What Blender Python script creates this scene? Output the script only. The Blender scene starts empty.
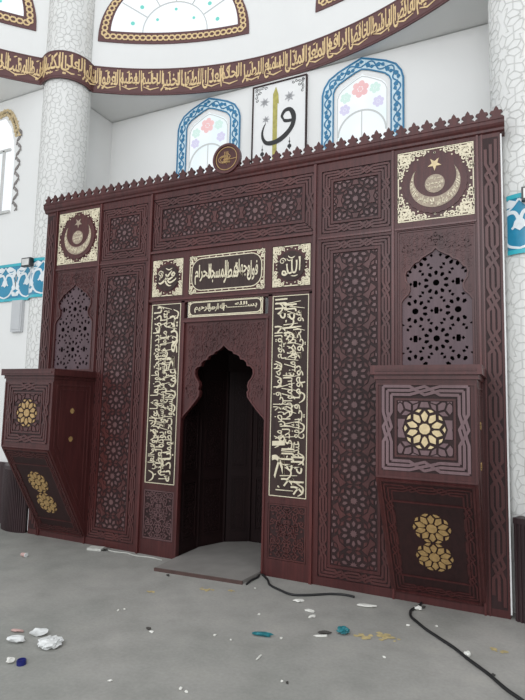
import bpy, bmesh, math, random
from math import sin, cos, pi, radians as rad, hypot, atan2, sqrt, tan
from mathutils import Vector, Matrix

SC = bpy.context.scene
COL = SC.collection
random.seed(7)

# ------------------------------------------------------------------ materials
MATS = {}
def newmat(name):
    m = bpy.data.materials.new(name); m.use_nodes = True
    MATS[name] = m
    nt = m.node_tree
    return m, nt, nt.nodes['Principled BSDF']
def ramp(nt, fac, stops):
    r = nt.nodes.new('ShaderNodeValToRGB')
    el = r.color_ramp.elements
    while len(el) < len(stops): el.new(.5)
    for e, (p, c) in zip(el, stops):
        e.position = p; e.color = (*c, 1)
    nt.links.new(fac, r.inputs[0]); return r.outputs[0]
def noise(nt, scale, detail=4, sc3=(1, 1, 1), rough=.55):
    tc = nt.nodes.new('ShaderNodeNewGeometry')
    mp = nt.nodes.new('ShaderNodeMapping'); mp.inputs['Scale'].default_value = sc3
    nt.links.new(tc.outputs['Position'], mp.inputs[0])
    n = nt.nodes.new('ShaderNodeTexNoise'); n.inputs['Scale'].default_value = scale
    n.inputs['Detail'].default_value = detail; n.inputs['Roughness'].default_value = rough
    nt.links.new(mp.outputs[0], n.inputs['Vector']); return n.outputs['Fac']
def bump(nt, fac, b, strength=.1, dist=.01):
    bp = nt.nodes.new('ShaderNodeBump'); bp.inputs['Strength'].default_value = strength
    bp.inputs['Distance'].default_value = dist
    nt.links.new(fac, bp.inputs['Height']); nt.links.new(bp.outputs[0], b.inputs['Normal'])
def simple(name, c, rough=.5, metal=0, var=.12, scale=8, spec=.5):
    m, nt, b = newmat(name)
    f = noise(nt, scale)
    lo = tuple(x*(1-var) for x in c); hi = tuple(min(1, x*(1+var)) for x in c)
    nt.links.new(ramp(nt, f, [(.3, lo), (.7, hi)]), b.inputs['Base Color'])
    b.inputs['Roughness'].default_value = rough; b.inputs['Metallic'].default_value = metal
    b.inputs['Specular IOR Level'].default_value = spec
    return m
def wood(name, dark, light, rough=.42, spec=.5):
    m, nt, b = newmat(name)
    f = noise(nt, 9, 6, (3.6, 3.6, .28), .68)
    g = noise(nt, 1.3, 4, (1.4, 1, .5))
    col = ramp(nt, f, [(.28, dark), (.72, light)])
    tint = ramp(nt, g, [(.32, (.74, .62, .62)), (.52, (1.02, .96, .98)), (.72, (1.22, 1.06, 1.0))])
    mx = nt.nodes.new('ShaderNodeMix'); mx.data_type = 'RGBA'; mx.blend_type = 'MULTIPLY'
    mx.inputs[0].default_value = 1
    nt.links.new(col, mx.inputs[6]); nt.links.new(tint, mx.inputs[7])
    nt.links.new(mx.outputs[2], b.inputs['Base Color'])
    b.inputs['Roughness'].default_value = rough; b.inputs['Specular IOR Level'].default_value = spec
    bump(nt, f, b, .3, .004)
    return m
wood('wood', (.040, .0112, .0112), (.086, .0240, .0225), .42, .40)
wood('wood_moulding', (.058, .0145, .014), (.105, .027, .025), .35)
wood('wood_ground', (.017, .0068, .007), (.034, .0125, .0125), .6, .35)  # darker than the timber: shade of the carved grooves put into the colour
wood('panel_brown', (.028, .017, .015), (.050, .030, .026), .6, .35)
wood('wood_strap', (.052, .0165, .0160), (.094, .031, .029), .4, .42)
wood('wood_star', (.098, .052, .053), (.140, .077, .077), .45)
wood('wood_wainscot', (.026, .015, .017), (.048, .027, .029), .5, .4)
wood('wood_sheen', (.135, .085, .092), (.190, .125, .132), .4)  # pale copy of the strap wood, right balcony's sheen put into the colour
wood('wood_grille', (.072, .042, .050), (.102, .064, .074), .5)
wood('niche_wood', (.008, .0036, .0036), (.015, .006, .006), .6, .2)  # near black: the niche's shade put into the wood colour
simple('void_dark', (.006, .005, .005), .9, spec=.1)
simple('gold', (.60, .47, .27), .45, .1, .14, 30)
simple('gold_pale', (.70, .63, .46), .45, 0, .1, 30)
simple('gold_dark', (.42, .27, .11), .45, .15, .2, 30)
simple('gilt_dim', (.34, .27, .20), .5, 0, .2, 40)
simple('white_paint', (.76, .76, .745), .6, 0, .02, 1.2)
simple('white_column', (.72, .72, .70), .5, 0, .03, 3)
simple('grey_strap', (.56, .56, .54), .5, 0, .05, 10)
simple('white_edge', (.8, .8, .79), .5, 0, .02)
simple('maroon', (.105, .040, .040), .5, 0, .1, 12)
simple('band_gold', (.68, .50, .26), .5, 0, .12, 30)
simple('tile_blue', (.010, .22, .37), .3, 0, .15, 6)
simple('tile_turquoise', (.03, .40, .48), .3, 0, .1, 6)
simple('tile_white', (.70, .74, .76), .3, 0, .05, 6)
simple('tile_pale_blue', (.58, .72, .78), .35, 0, .1, 14)
simple('tile_deep_blue', (.02, .17, .33), .35, 0, .1, 14)
simple('ink_black', (.012, .012, .013), .5, 0, .1)
simple('ink_olive', (.40, .36, .09), .5, 0, .2, 20)
simple('ink_grey', (.42, .42, .43), .6, 0, .15, 30)
simple('lace_black', (.22, .20, .19), .5, 0, .2)
simple('panel_white', (.80, .80, .79), .5, 0, .02)
simple('cable_rubber', (.012, .012, .013), .55, 0, .1)
simple('lamp_black', (.02, .02, .022), .4)
simple('lamp_glass', (.62, .62, .60), .25)
simple('block_grey', (.50, .51, .52), .4, 0, .03)
simple('plastic_white', (.70, .71, .70), .4, 0, .05, 20)
simple('plastic_blue', (.008, .012, .13), .35, 0, .1)
simple('plastic_teal', (.016, .16, .19), .35, 0, .3, 30)
simple('paper_pink', (.52, .34, .31), .6, 0, .1, 20)
simple('paper_grey', (.52, .52, .48), .6, 0, .12, 25)
simple('stain_yellow', (.50, .40, .20), .8, 0, .2, 30)
simple('chip_white', (.72, .71, .66), .7, 0, .1, 30)
simple('scrap_dark', (.05, .045, .04), .7, 0, .2, 30)
simple('stone_edge', (.075, .040, .034), .6, 0, .2, 12)
simple('glass_red', (.62, .13, .10), .3, 0, .1)

def emit(name, c, s, c2=None):
    m, nt, b = newmat(name)
    f = noise(nt, 1.7, 2)
    nt.links.new(ramp(nt, f, [(.35, c), (.65, c2 or c)]), b.inputs['Emission Color'])
    b.inputs['Base Color'].default_value = (c[0]*.12, c[1]*.12, c[2]*.12, 1)
    b.inputs['Emission Strength'].default_value = s
    b.inputs['Roughness'].default_value = .3
emit('pane_light', (.80, .90, .93), .93, (.95, .94, .96))
emit('pane_bright', (.96, .98, 1.), .95, (.9, .95, 1.))
emit('glass_pink', (.93, .62, .62), .85, (.88, .52, .54))
emit('glass_green', (.66, .86, .80), .88)
emit('glass_violet', (.68, .66, .86), .88)
emit('glass_teal', (.20, .75, .66), .8)
emit('lead_pale', (.62, .66, .66), .75)

def floor_mat():
    m, nt, b = newmat('screed')
    a = noise(nt, .55, 5); c = noise(nt, 3.5, 6); g = noise(nt, 45, 3)
    c1 = ramp(nt, a, [(.30, (.262, .265, .243)), (.50, (.315, .308, .286)), (.72, (.385, .368, .345))])
    c2 = ramp(nt, c, [(.30, (.84, .85, .84)), (.55, (1, 1, 1)), (.8, (1.12, 1.11, 1.09))])
    c3 = ramp(nt, g, [(.3, (.93, .93, .93)), (.7, (1.06, 1.06, 1.06))])
    x = nt.nodes.new('ShaderNodeMix'); x.data_type = 'RGBA'; x.blend_type = 'MULTIPLY'; x.inputs[0].default_value = 1
    y = nt.nodes.new('ShaderNodeMix'); y.data_type = 'RGBA'; y.blend_type = 'MULTIPLY'; y.inputs[0].default_value = 1
    nt.links.new(c1, x.inputs[6]); nt.links.new(c2, x.inputs[7])
    nt.links.new(x.outputs[2], y.inputs[6]); nt.links.new(c3, y.inputs[7])
    nt.links.new(y.outputs[2], b.inputs['Base Color'])
    b.inputs['Roughness'].default_value = .65
    bump(nt, c, b, .2, .01)
floor_mat()

# ------------------------------------------------------------------ surfaces: (u, v, h) -> point
def plane(y0): return lambda u, v, h: (u, y0 - h, v)
def affine(o, U, V):
    o, U, V = Vector(o), Vector(U).normalized(), Vector(V).normalized()
    N = U.cross(V)
    return lambda u, v, h: tuple(o + U*u + V*v + N*h)
def barrel(cx, cy, r):
    def f(u, v, h):
        p = u/r; return (cx + (r+h)*sin(p), cy - (r+h)*cos(p), v)
    return f
DC = (0.0, -3.24); DR = 4.53
def drum(u, v, h):
    t = u/DR; return (DC[0] + (DR-h)*sin(t), DC[1] + (DR-h)*cos(t), v)
def path_surf(pts):
    acc = [0]
    for a, b in zip(pts, pts[1:]): acc.append(acc[-1] + hypot(b[0]-a[0], b[1]-a[1]))
    nr = []
    for i in range(len(pts)):
        a = pts[max(0, i-1)]; b = pts[min(len(pts)-1, i+1)]
        d = hypot(b[0]-a[0], b[1]-a[1]); nr.append(((b[1]-a[1])/d, -(b[0]-a[0])/d))
    import bisect
    def f(u, v, h):
        i = min(max(bisect.bisect_right(acc, u)-1, 0), len(pts)-2)
        t = (u-acc[i])/(acc[i+1]-acc[i])
        x = pts[i][0] + (pts[i+1][0]-pts[i][0])*t; y = pts[i][1] + (pts[i+1][1]-pts[i][1])*t
        nx = nr[i][0] + (nr[i+1][0]-nr[i][0])*t; ny = nr[i][1] + (nr[i+1][1]-nr[i][1])*t
        return (x+nx*h, y+ny*h, v)
    f.length = acc[-1]; f.acc = acc; f.pts = pts
    return f

# ------------------------------------------------------------------ mesh collector
class MB:
    def __init__(s): s.v = []; s.f = []; s.mi = []
    def add(s, vs, fs, mi=0):
        n = len(s.v); s.v += vs; s.f += [tuple(i+n for i in f) for f in fs]; s.mi += [mi]*len(fs); return s
    def prism(s, S, pts, h0, h1, mi=0, cap=True):
        n = len(pts)
        vs = [S(u, v, h0) for u, v in pts] + [S(u, v, h1) for u, v in pts]
        fs = [tuple(range(n, 2*n))] + [(i, (i+1) % n, n+(i+1) % n, n+i) for i in range(n)]
        if cap: fs.append(tuple(range(n))[::-1])
        return s.add(vs, fs, mi)
    def ribbon(s, S, pts, w, h0, h1, closed=False, mi=0):
        n = len(pts)
        if n < 2: return s
        ws = w if isinstance(w, (list, tuple)) else [w]*n
        L = []; R = []
        for i in range(n):
            if closed: a, b = pts[i-1], pts[(i+1) % n]
            else: a, b = pts[max(0, i-1)], pts[min(n-1, i+1)]
            p = pts[i]
            d1 = (p[0]-a[0], p[1]-a[1]); d2 = (b[0]-p[0], b[1]-p[1])
            l1 = hypot(*d1); l2 = hypot(*d2)
            if l1 < 1e-9: d1, l1 = d2, l2
            if l2 < 1e-9: d2, l2 = d1, l1
            if l1 < 1e-9: l1 = l2 = 1
            n1 = (-d1[1]/l1, d1[0]/l1); n2 = (-d2[1]/l2, d2[0]/l2)
            m = (n1[0]+n2[0], n1[1]+n2[1]); q = m[0]*n1[0]+m[1]*n1[1]
            k = ws[i]*.5/max(q, .55)
            L.append((p[0]+m[0]*k, p[1]+m[1]*k)); R.append((p[0]-m[0]*k, p[1]-m[1]*k))
        vs = []
        for l, r in zip(L, R):
            vs += [S(*l, h0), S(*l, h1), S(*r, h1), S(*r, h0)]
        fs = []
        for i in range(n if closed else n-1):
            a = 4*i; b = 4*((i+1) % n)
            fs += [(a, b, b+1, a+1), (a+1, b+1, b+2, a+2), (a+2, b+2, b+3, a+3)]
        if not closed: fs += [(0, 1, 2, 3), (4*n-1, 4*n-2, 4*n-3, 4*n-4)]
        return s.add(vs, fs, mi)
    def rect(s, S, u0, u1, v0, v1, h0, h1, mi=0, nu=1):
        if nu > 1:
            for i in range(nu):
                s.rect(S, u0+(u1-u0)*i/nu, u0+(u1-u0)*(i+1)/nu, v0, v1, h0, h1, mi)
            return s
        return s.prism(S, [(u0, v0), (u1, v0), (u1, v1), (u0, v1)], h0, h1, mi)
    def frame(s, S, u0, u1, v0, v1, w, h0, h1, mi=0):
        s.rect(S, u0, u1, v0, v0+w, h0, h1, mi); s.rect(S, u0, u1, v1-w, v1, h0, h1, mi)
        s.rect(S, u0, u0+w, v0+w, v1-w, h0, h1, mi); return s.rect(S, u1-w, u1, v0+w, v1-w, h0, h1, mi)
    def box(s, x0, x1, y0, y1, z0, z1, mi=0):
        vs = [(x, y, z) for x in (x0, x1) for y in (y0, y1) for z in (z0, z1)]
        return s.add(vs, [(0, 1, 3, 2), (4, 6, 7, 5), (0, 4, 5, 1), (2, 3, 7, 6), (0, 2, 6, 4), (1, 5, 7, 3)], mi)
    def annulus(s, S, c, r0, r1, h0, h1, n=40, mi=0):
        vs = []; fs = []
        for i in range(n):
            a = 2*pi*i/n
            for r, h in ((r0, h0), (r0, h1), (r1, h1), (r1, h0)): vs.append(S(c[0]+r*cos(a), c[1]+r*sin(a), h))
        for i in range(n):
            a = 4*i; b = 4*((i+1) % n)
            for k in range(4): fs.append((a+k, b+k, b+(k+1) % 4, a+(k+1) % 4))
        return s.add(vs, fs, mi)
    def disc(s, S, c, r, h0, h1, n=28, mi=0):
        return s.prism(S, [(c[0]+r*cos(2*pi*i/n), c[1]+r*sin(2*pi*i/n)) for i in range(n)], h0, h1, mi)
    def build(s, name, mats, parent=None, smooth=False, recalc=True):
        me = bpy.data.meshes.new(name)
        me.from_pydata(s.v, [], s.f)
        if isinstance(mats, str): mats = [mats]
        for m in mats: me.materials.append(MATS[m])
        if len(mats) > 1: me.polygons.foreach_set('material_index', s.mi)
        if recalc:
            bm = bmesh.new(); bm.from_mesh(me); bmesh.ops.recalc_face_normals(bm, faces=bm.faces); bm.to_mesh(me); bm.free()
        if smooth: me.polygons.foreach_set('use_smooth', [True]*len(me.polygons))
        me.update()
        o = bpy.data.objects.new(name, me); COL.objects.link(o)
        if parent is not None:
            o.parent = parent; o.matrix_parent_inverse = Matrix.Translation(-parent_loc(parent))
        return o
def parent_loc(p):
    l = Vector((0, 0, 0))
    while p is not None:
        l += p.location
        p = p.parent if p.parent is None or p.type == 'EMPTY' else None
    return l
def thing(name, label, cat, loc=(0, 0, 0), group=None):
    o = bpy.data.objects.new(name, None); COL.objects.link(o); o.location = loc
    o.empty_display_size = .1
    o['label'] = label; o['category'] = cat
    if group: o['group'] = group
    return o
def tag(o, label, cat, group=None):
    o['label'] = label; o['category'] = cat
    if group: o['group'] = group
    return o
def struct(o, label=None, cat=None):
    o['kind'] = 'structure'
    if label: o['label'] = label
    if cat: o['category'] = cat
    return o

# ------------------------------------------------------------------ Arabic shaping with presentation forms
DUAL = {'ب': 0xFE8F, 'ت': 0xFE95, 'ث': 0xFE99, 'ج': 0xFE9D, 'ح': 0xFEA1, 'خ': 0xFEA5, 'س': 0xFEB1, 'ش': 0xFEB5,
        'ص': 0xFEB9, 'ض': 0xFEBD, 'ط': 0xFEC1, 'ظ': 0xFEC5, 'ع': 0xFEC9, 'غ': 0xFECD, 'ف': 0xFED1, 'ق': 0xFED5,
        'ك': 0xFED9, 'ل': 0xFEDD, 'م': 0xFEE1, 'ن': 0xFEE5, 'ه': 0xFEE9, 'ي': 0xFEF1, 'ئ': 0xFE89}
RIGHT = {'ا': 0xFE8D, 'د': 0xFEA9, 'ذ': 0xFEAB, 'ر': 0xFEAD, 'ز': 0xFEAF, 'و': 0xFEED, 'ة': 0xFE93, 'ى': 0xFEEF,
         'آ': 0xFE81, 'أ': 0xFE83, 'إ': 0xFE87, 'ؤ': 0xFE85}
LAM = {'ا': 0xFEFB, 'أ': 0xFEF7, 'إ': 0xFEF9, 'آ': 0xFEF5}
def shape(word):
    L = []; i = 0
    while i < len(word):
        c = word[i]
        if c == 'ل' and i+1 < len(word) and word[i+1] in LAM: L.append(('R', LAM[word[i+1]])); i += 2; continue
        if c in DUAL: L.append(('D', DUAL[c]))
        elif c in RIGHT: L.append(('R', RIGHT[c]))
        elif c == 'ـ': L.append(('T', 0x640))
        elif c == 'ء': L.append(('N', 0xFE80))
        else: L.append(('N', ord(c)))
        i += 1
    out = []
    for k, (t, cp) in enumerate(L):
        prev = k > 0 and L[k-1][0] in 'DT'; nxt = k+1 < len(L) and L[k+1][0] in 'DRT'
        if t == 'D': cp += 3 if prev and nxt else 1 if prev else 2 if nxt else 0
        elif t == 'R': cp += 1 if prev else 0
        out.append(chr(cp))
    return ''.join(reversed(out))
_tc = {}
def text_mesh(s, bold=.01):
    key = (s, bold)
    if key in _tc: return _tc[key]
    vis = ' '.join(shape(w) for w in reversed(s.split(' ')))
    c = bpy.data.curves.new('lettering', 'FONT'); c.body = vis; c.size = 1; c.resolution_u = 2
    c.offset = bold; c.extrude = .5
    o = bpy.data.objects.new('lettering', c); COL.objects.link(o)
    bpy.context.view_layer.update()
    ev = o.evaluated_get(bpy.context.evaluated_depsgraph_get()); me = ev.to_mesh()
    vs = [tuple(v.co) for v in me.vertices]; fs = [tuple(p.vertices) for p in me.polygons]
    ev.to_mesh_clear(); bpy.data.objects.remove(o); bpy.data.curves.remove(c)
    x0 = min(v[0] for v in vs); x1 = max(v[0] for v in vs); y0 = min(v[1] for v in vs); y1 = max(v[1] for v in vs)
    vs = [((x-x0)/(x1-x0), (y-y0)/(y1-y0), 0 if z < 0 else 1) for x, y, z in vs]
    _tc[key] = (vs, fs, (x1-x0)/(y1-y0)); return _tc[key]
def text(m, S, s, u0, u1, v0, v1, h0, h1, mi=0, bold=.01):
    vs, fs, asp = text_mesh(s, bold)
    m.add([S(u0+(u1-u0)*x, v0+(v1-v0)*y, h0+(h1-h0)*z) for x, y, z in vs], fs, mi)

# ------------------------------------------------------------------ pattern generators
def centre(p): return (sum(a for a, b in p)/len(p), sum(b for a, b in p)/len(p))
def shrink(p, k):
    c = centre(p); return [(c[0]+(x-c[0])*k, c[1]+(y-c[1])*k) for x, y in p]
def clip(poly, x0, x1, z0, z1):
    def cut(P, f, inter):
        o = []
        for i in range(len(P)):
            a, b = P[i-1], P[i]
            ia, ib = f(a), f(b)
            if ia != ib: o.append(inter(a, b))
            if ib: o.append(b)
        return o
    def ix(X): return lambda a, b: (X, a[1]+(b[1]-a[1])*(X-a[0])/(b[0]-a[0]))
    def iz(Z): return lambda a, b: (a[0]+(b[0]-a[0])*(Z-a[1])/(b[1]-a[1]), Z)
    for f, g in ((lambda p: p[0] >= x0, ix(x0)), (lambda p: p[0] <= x1, ix(x1)), (lambda p: p[1] >= z0, iz(z0)), (lambda p: p[1] <= z1, iz(z1))):
        if not poly: return []
        poly = cut(poly, f, g)
    return poly
def area(p): return abs(sum(p[i-1][0]*p[i][1]-p[i][0]*p[i-1][1] for i in range(len(p))))/2
def rosette(cx, cz, r, round_hub=False):
    P = lambda rr, a: (cx+rr*r*cos(rad(a)), cz+rr*r*sin(rad(a)))
    out = []
    star = []
    for k in range(10):
        star += [P(.27, 18+36*k), P(.40, 36+36*k)]
    out.append(('star', star))
    for k in range(10):
        f = 18+36*k
        out.append(('petal', [P(.27, f), P(.40, f+18), P(.74, f+18), P(1, f), P(.74, f-18), P(.40, f-18)]))
        y = 36*k
        out.append(('kite', [P(.74, y), P(1, y+18), P(1.051, y), P(1, y-18)]))
    return out
def girih(x0, x1, z0, z1, cx, cz, r, stacked=False):
    out = []
    if stacked:
        # hubs standing one on another in a column, the right half mirrored to the left
        B = [(.851, .618), (1.051, 0), (.851, -.618), (1.501, -.618), (1.301, 0), (1.501, .618)]
        ca, sa = cos(rad(-36)), sin(rad(-36))
        for i in range(0, int((x1-cx)/(1.902*r))+2):
            for j in range(int((z0-cz)/(2*r))-3, int((z1-cz)/(2*r))+3):
                X, Z = cx+1.902*r*i, cz+2*r*j+.618*r*i
                cells = rosette(X, Z, r)+[('bow', [(X+(a*ca-b*sa)*r, Z+(a*sa+b*ca)*r) for a, b in B])]
                for k, p in cells:
                    whole_h = i == 0 and k != 'bow' and abs(centre(p)[0]-cx) < 1e-6*r+1e-5
                    q = clip(p, x0 if whole_h else cx, x1, z0, z1)
                    if len(q) < 3 or area(q) < .02*r*r: continue
                    out.append((k, q, area(q) > .999*area(p)))
                    if not whole_h: out.append((k, [(2*cx-a, b) for a, b in q][::-1], area(q) > .999*area(p)))
        return out
    dz = 1.618*r; dx = 2.351*r
    j0 = int(math.floor((z0-r-cz)/dz))-1; j1 = int(math.ceil((z1+r-cz)/dz))+1
    for j in range(j0, j1+1):
        off = dx/2 if j % 2 else 0
        i0 = int(math.floor((x0-cx-off)/dx))-1; i1 = int(math.ceil((x1-cx-off)/dx))+1
        for i in range(i0, i1+1):
            X = cx+i*dx+off; Z = cz+j*dz
            cells = rosette(X, Z, r)
            B = [(.851, .618), (1.051, 0), (.851, -.618), (1.501, -.618), (1.301, 0), (1.501, .618)]
            cells.append(('bow', [(X+a*r, Z+b*r) for a, b in B]))
            for k, p in cells:
                q = clip(p, x0, x1, z0, z1)
                if len(q) > 2 and area(q) > .02*r*r: out.append((k, q, len(q) == len(p) and area(q) > .999*area(p)))
    return out
def lattice(m, S, x0, x1, z0, z1, cx, cz, r, h=.006, k=.80, mi=(0, 1), stacked=False):
    """star-and-rosette inlay: tiles standing on a dark ground"""
    for kind, p, whole in girih(x0, x1, z0, z1, cx, cz, r, stacked):
        q = shrink(p, {'star': .60, 'petal': .50, 'kite': .66, 'bow': .74}[kind])
        m.prism(S, q, 0, h, mi[1] if kind in ('star', 'petal') else mi[0], cap=False)
def braid_side(m, S, O, T, N, L, w, lanes, rw, h, per):
    """three strands along a side, plaited in short spells"""
    P = lambda s, d: (O[0]+T[0]*s+N[0]*d, O[1]+T[1]*s+N[1]*d)
    c = w*1.35; mid = L-2*c
    n = max(1, int(round(mid/per)))
    lines = [[(lanes[k], lanes[k])] for k in range(3)]; cur = [0, 1, 2]
    for i in range(n):
        a = c+mid*i/n; p = mid/n; b = a+p*.22
        for rep in range(2):
            s0 = b+rep*p*.28; s1 = s0+p*.28
            nxt = [(x+1) % 3 for x in cur] if rep == 0 else [(x+1) % 3 for x in cur]
            for k in range(3):
                lines[k].append((s0, lanes[cur[k]])); lines[k].append((s1-.01*p, lanes[nxt[k]]))
            cur = nxt
    for k in range(3):
        lines[k].append((L-lanes[cur[k]], lanes[cur[k]]))
        m.ribbon(S, [P(*q) for q in lines[k]], rw, 0, h-.0011*k)
def border(m, S, x0, x1, z0, z1, w, rw=None, h=.007, per=None):
    lanes = (w*.15, w*.5, w*.85); rw = rw or w*.17; per = per or w*3.2
    braid_side(m, S, (x0, z0), (1, 0), (0, 1), x1-x0, w, lanes, rw, h, per)
    braid_side(m, S, (x1, z0), (0, 1), (-1, 0), z1-z0, w, lanes, rw, h, per)
    braid_side(m, S, (x1, z1), (-1, 0), (0, -1), x1-x0, w, lanes, rw, h, per)
    braid_side(m, S, (x0, z1), (0, -1), (1, 0), z1-z0, w, lanes, rw, h, per)
def curl(m, S, c, r, a0, d, turns, w, h0, h1, mi=0, n=12):
    pts = []; ws = []
    for i in range(n+1):
        t = i/n; a = a0+d*turns*2*pi*t; rr = r*(1-.78*t)
        pts.append((c[0]+rr*cos(a), c[1]+rr*sin(a))); ws.append(w*(1.15-.5*t))
    m.ribbon(S, pts, ws, h0, h1, mi=mi)
def leaf(m, S, c, a, l, w, h0, h1, mi=0):
    pts = [(0, 0), (.3, .5), (.62, .38), (1, 0), (.62, -.38), (.3, -.5)]
    m.prism(S, [(c[0]+cos(a)*x*l-sin(a)*y*w, c[1]+sin(a)*x*l+cos(a)*y*w) for x, y in pts], h0, h1, mi, cap=False)
def arabesque(m, S, inside, x0, x1, z0, z1, cell, seed, w, h=.005, mi=0, mirror='x', h0=0):
    rn = random.Random(seed)
    cx = (x0+x1)/2; cz = (z0+z1)/2
    nx = max(1, int(round((x1-x0)/cell))); nz = max(1, int(round((z1-z0)/cell)))
    for i in range(nx):
        for j in range(nz):
            x = x0+(i+.5)*(x1-x0)/nx; z = z0+(j+.5)*(z1-z0)/nz
            if 'x' in mirror and x > cx+1e-6: continue
            if 'z' in mirror and z > cz+1e-6: continue
            x += rn.uniform(-.15, .15)*cell; z += rn.uniform(-.15, .15)*cell
            a0 = rn.uniform(0, 2*pi); d = 1 if (i+j) % 2 else -1
            r = cell*rn.uniform(.42, .55); la = rn.uniform(0, 2*pi)
            for sx in ((1, -1) if 'x' in mirror else (1,)):
                for sz in ((1, -1) if 'z' in mirror else (1,)):
                    T = lambda u, v, hh, sx=sx, sz=sz: S(cx+(u-cx)*sx, cz+(v-cz)*sz, hh)
                    X = cx+(x-cx)*sx; Z = cz+(z-cz)*sz
                    ok = all(inside(X+r*.8*cos(q), Z+r*.8*sin(q)) for q in (0, 1.57, 3.14, 4.71))
                    if not ok:
                        if inside(X, Z): leaf(m, T, (x, z), la, cell*.45, cell*.3, h0, h, mi)
                        continue
                    curl(m, T, (x, z), r, a0, d, 1.25, w, h0, h, mi)
                    for q in (0, 2.2):
                        leaf(m, T, (x+r*cos(a0+q), z+r*sin(a0+q)), a0+q-d*1.0, cell*.42, cell*.26, h0, h, mi)
def catmull(P, n=6, closed=False):
    out = []
    N = len(P)
    for i in range(N if closed else N-1):
        if closed: a, b, c, d = P[i-1], P[i], P[(i+1) % N], P[(i+2) % N]
        else: a, b, c, d = P[max(0, i-1)], P[i], P[i+1], P[min(N-1, i+2)]
        for k in range(n):
            t = k/n
            out.append(tuple(.5*((2*b[q])+(-a[q]+c[q])*t+(2*a[q]-5*b[q]+4*c[q]-d[q])*t*t+(-a[q]+3*b[q]-3*c[q]+d[q])*t**3) for q in range(len(b))))
    if not closed: out.append(tuple(P[-1]))
    return out

# ================================================================== SETTING
m = MB(); m.box(-9, 9, -13, 2.2, -.12, 0)
struct(m.build('floor', 'screed'), 'bare grey screed floor strewn with dust and scraps', 'floor')
def wall(name, boxes, lab, mat='white_paint'):
    m = MB()
    for b in boxes: m.box(*b)
    return struct(m.build(name, mat), lab, 'wall')
wall('wall_back', [(-2.8, 2.8, 1.28, 1.45, 0, 5.79)], 'white plastered wall behind the carved wooden screen')
wall('wall_left', [(-9, -2.84, .20, .5, 0, 5.79), (-2.96, -2.8, .5, 1.45, 0, 5.79)], 'white plastered wall left of the left round column')
wall('wall_right', [(2.84, 9, .20, .5, 0, 5.79), (2.8, 2.96, .5, 1.45, 0, 5.79)], 'white plastered wall right of the right round column')
# soffit ring and drum
m = MB(); vs = []; fs = []; n = 96
for i in range(n+1):
    t = rad(-105+210*i/n)
    for r, z in ((DR-.001, 5.8), (11, 5.8), (11, 5.95), (DR+.2, 5.95)): vs.append((r*sin(t), DC[1]+r*cos(t), z))
for i in range(n):
    a = 4*i; b = a+4
    fs += [(a, b, b+1, a+1), (a+1, b+1, b+2, a+2), (a+2, b+2, b+3, a+3)]
m.add(vs, fs); struct(m.build('ceiling', 'white_paint'), 'white soffit under the round drum', 'ceiling')
m = MB(); vs = []; fs = []
for i in range(n+1):
    t = rad(-105+210*i/n)
    for r, z in ((DR, 5.803), (DR, 8.6), (DR+.25, 8.6), (DR+.25, 5.96)): vs.append((r*sin(t), DC[1]+r*cos(t), z))
for i in range(n):
    a = 4*i; b = a+4
    for k in range(4): fs.append((a+k, b+k, b+(k+1) % 4, a+(k+1) % 4))
m.add(vs, fs); struct(m.build('wall_drum', 'white_paint', smooth=False), 'white curved drum wall above the calligraphy band', 'wall')

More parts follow.
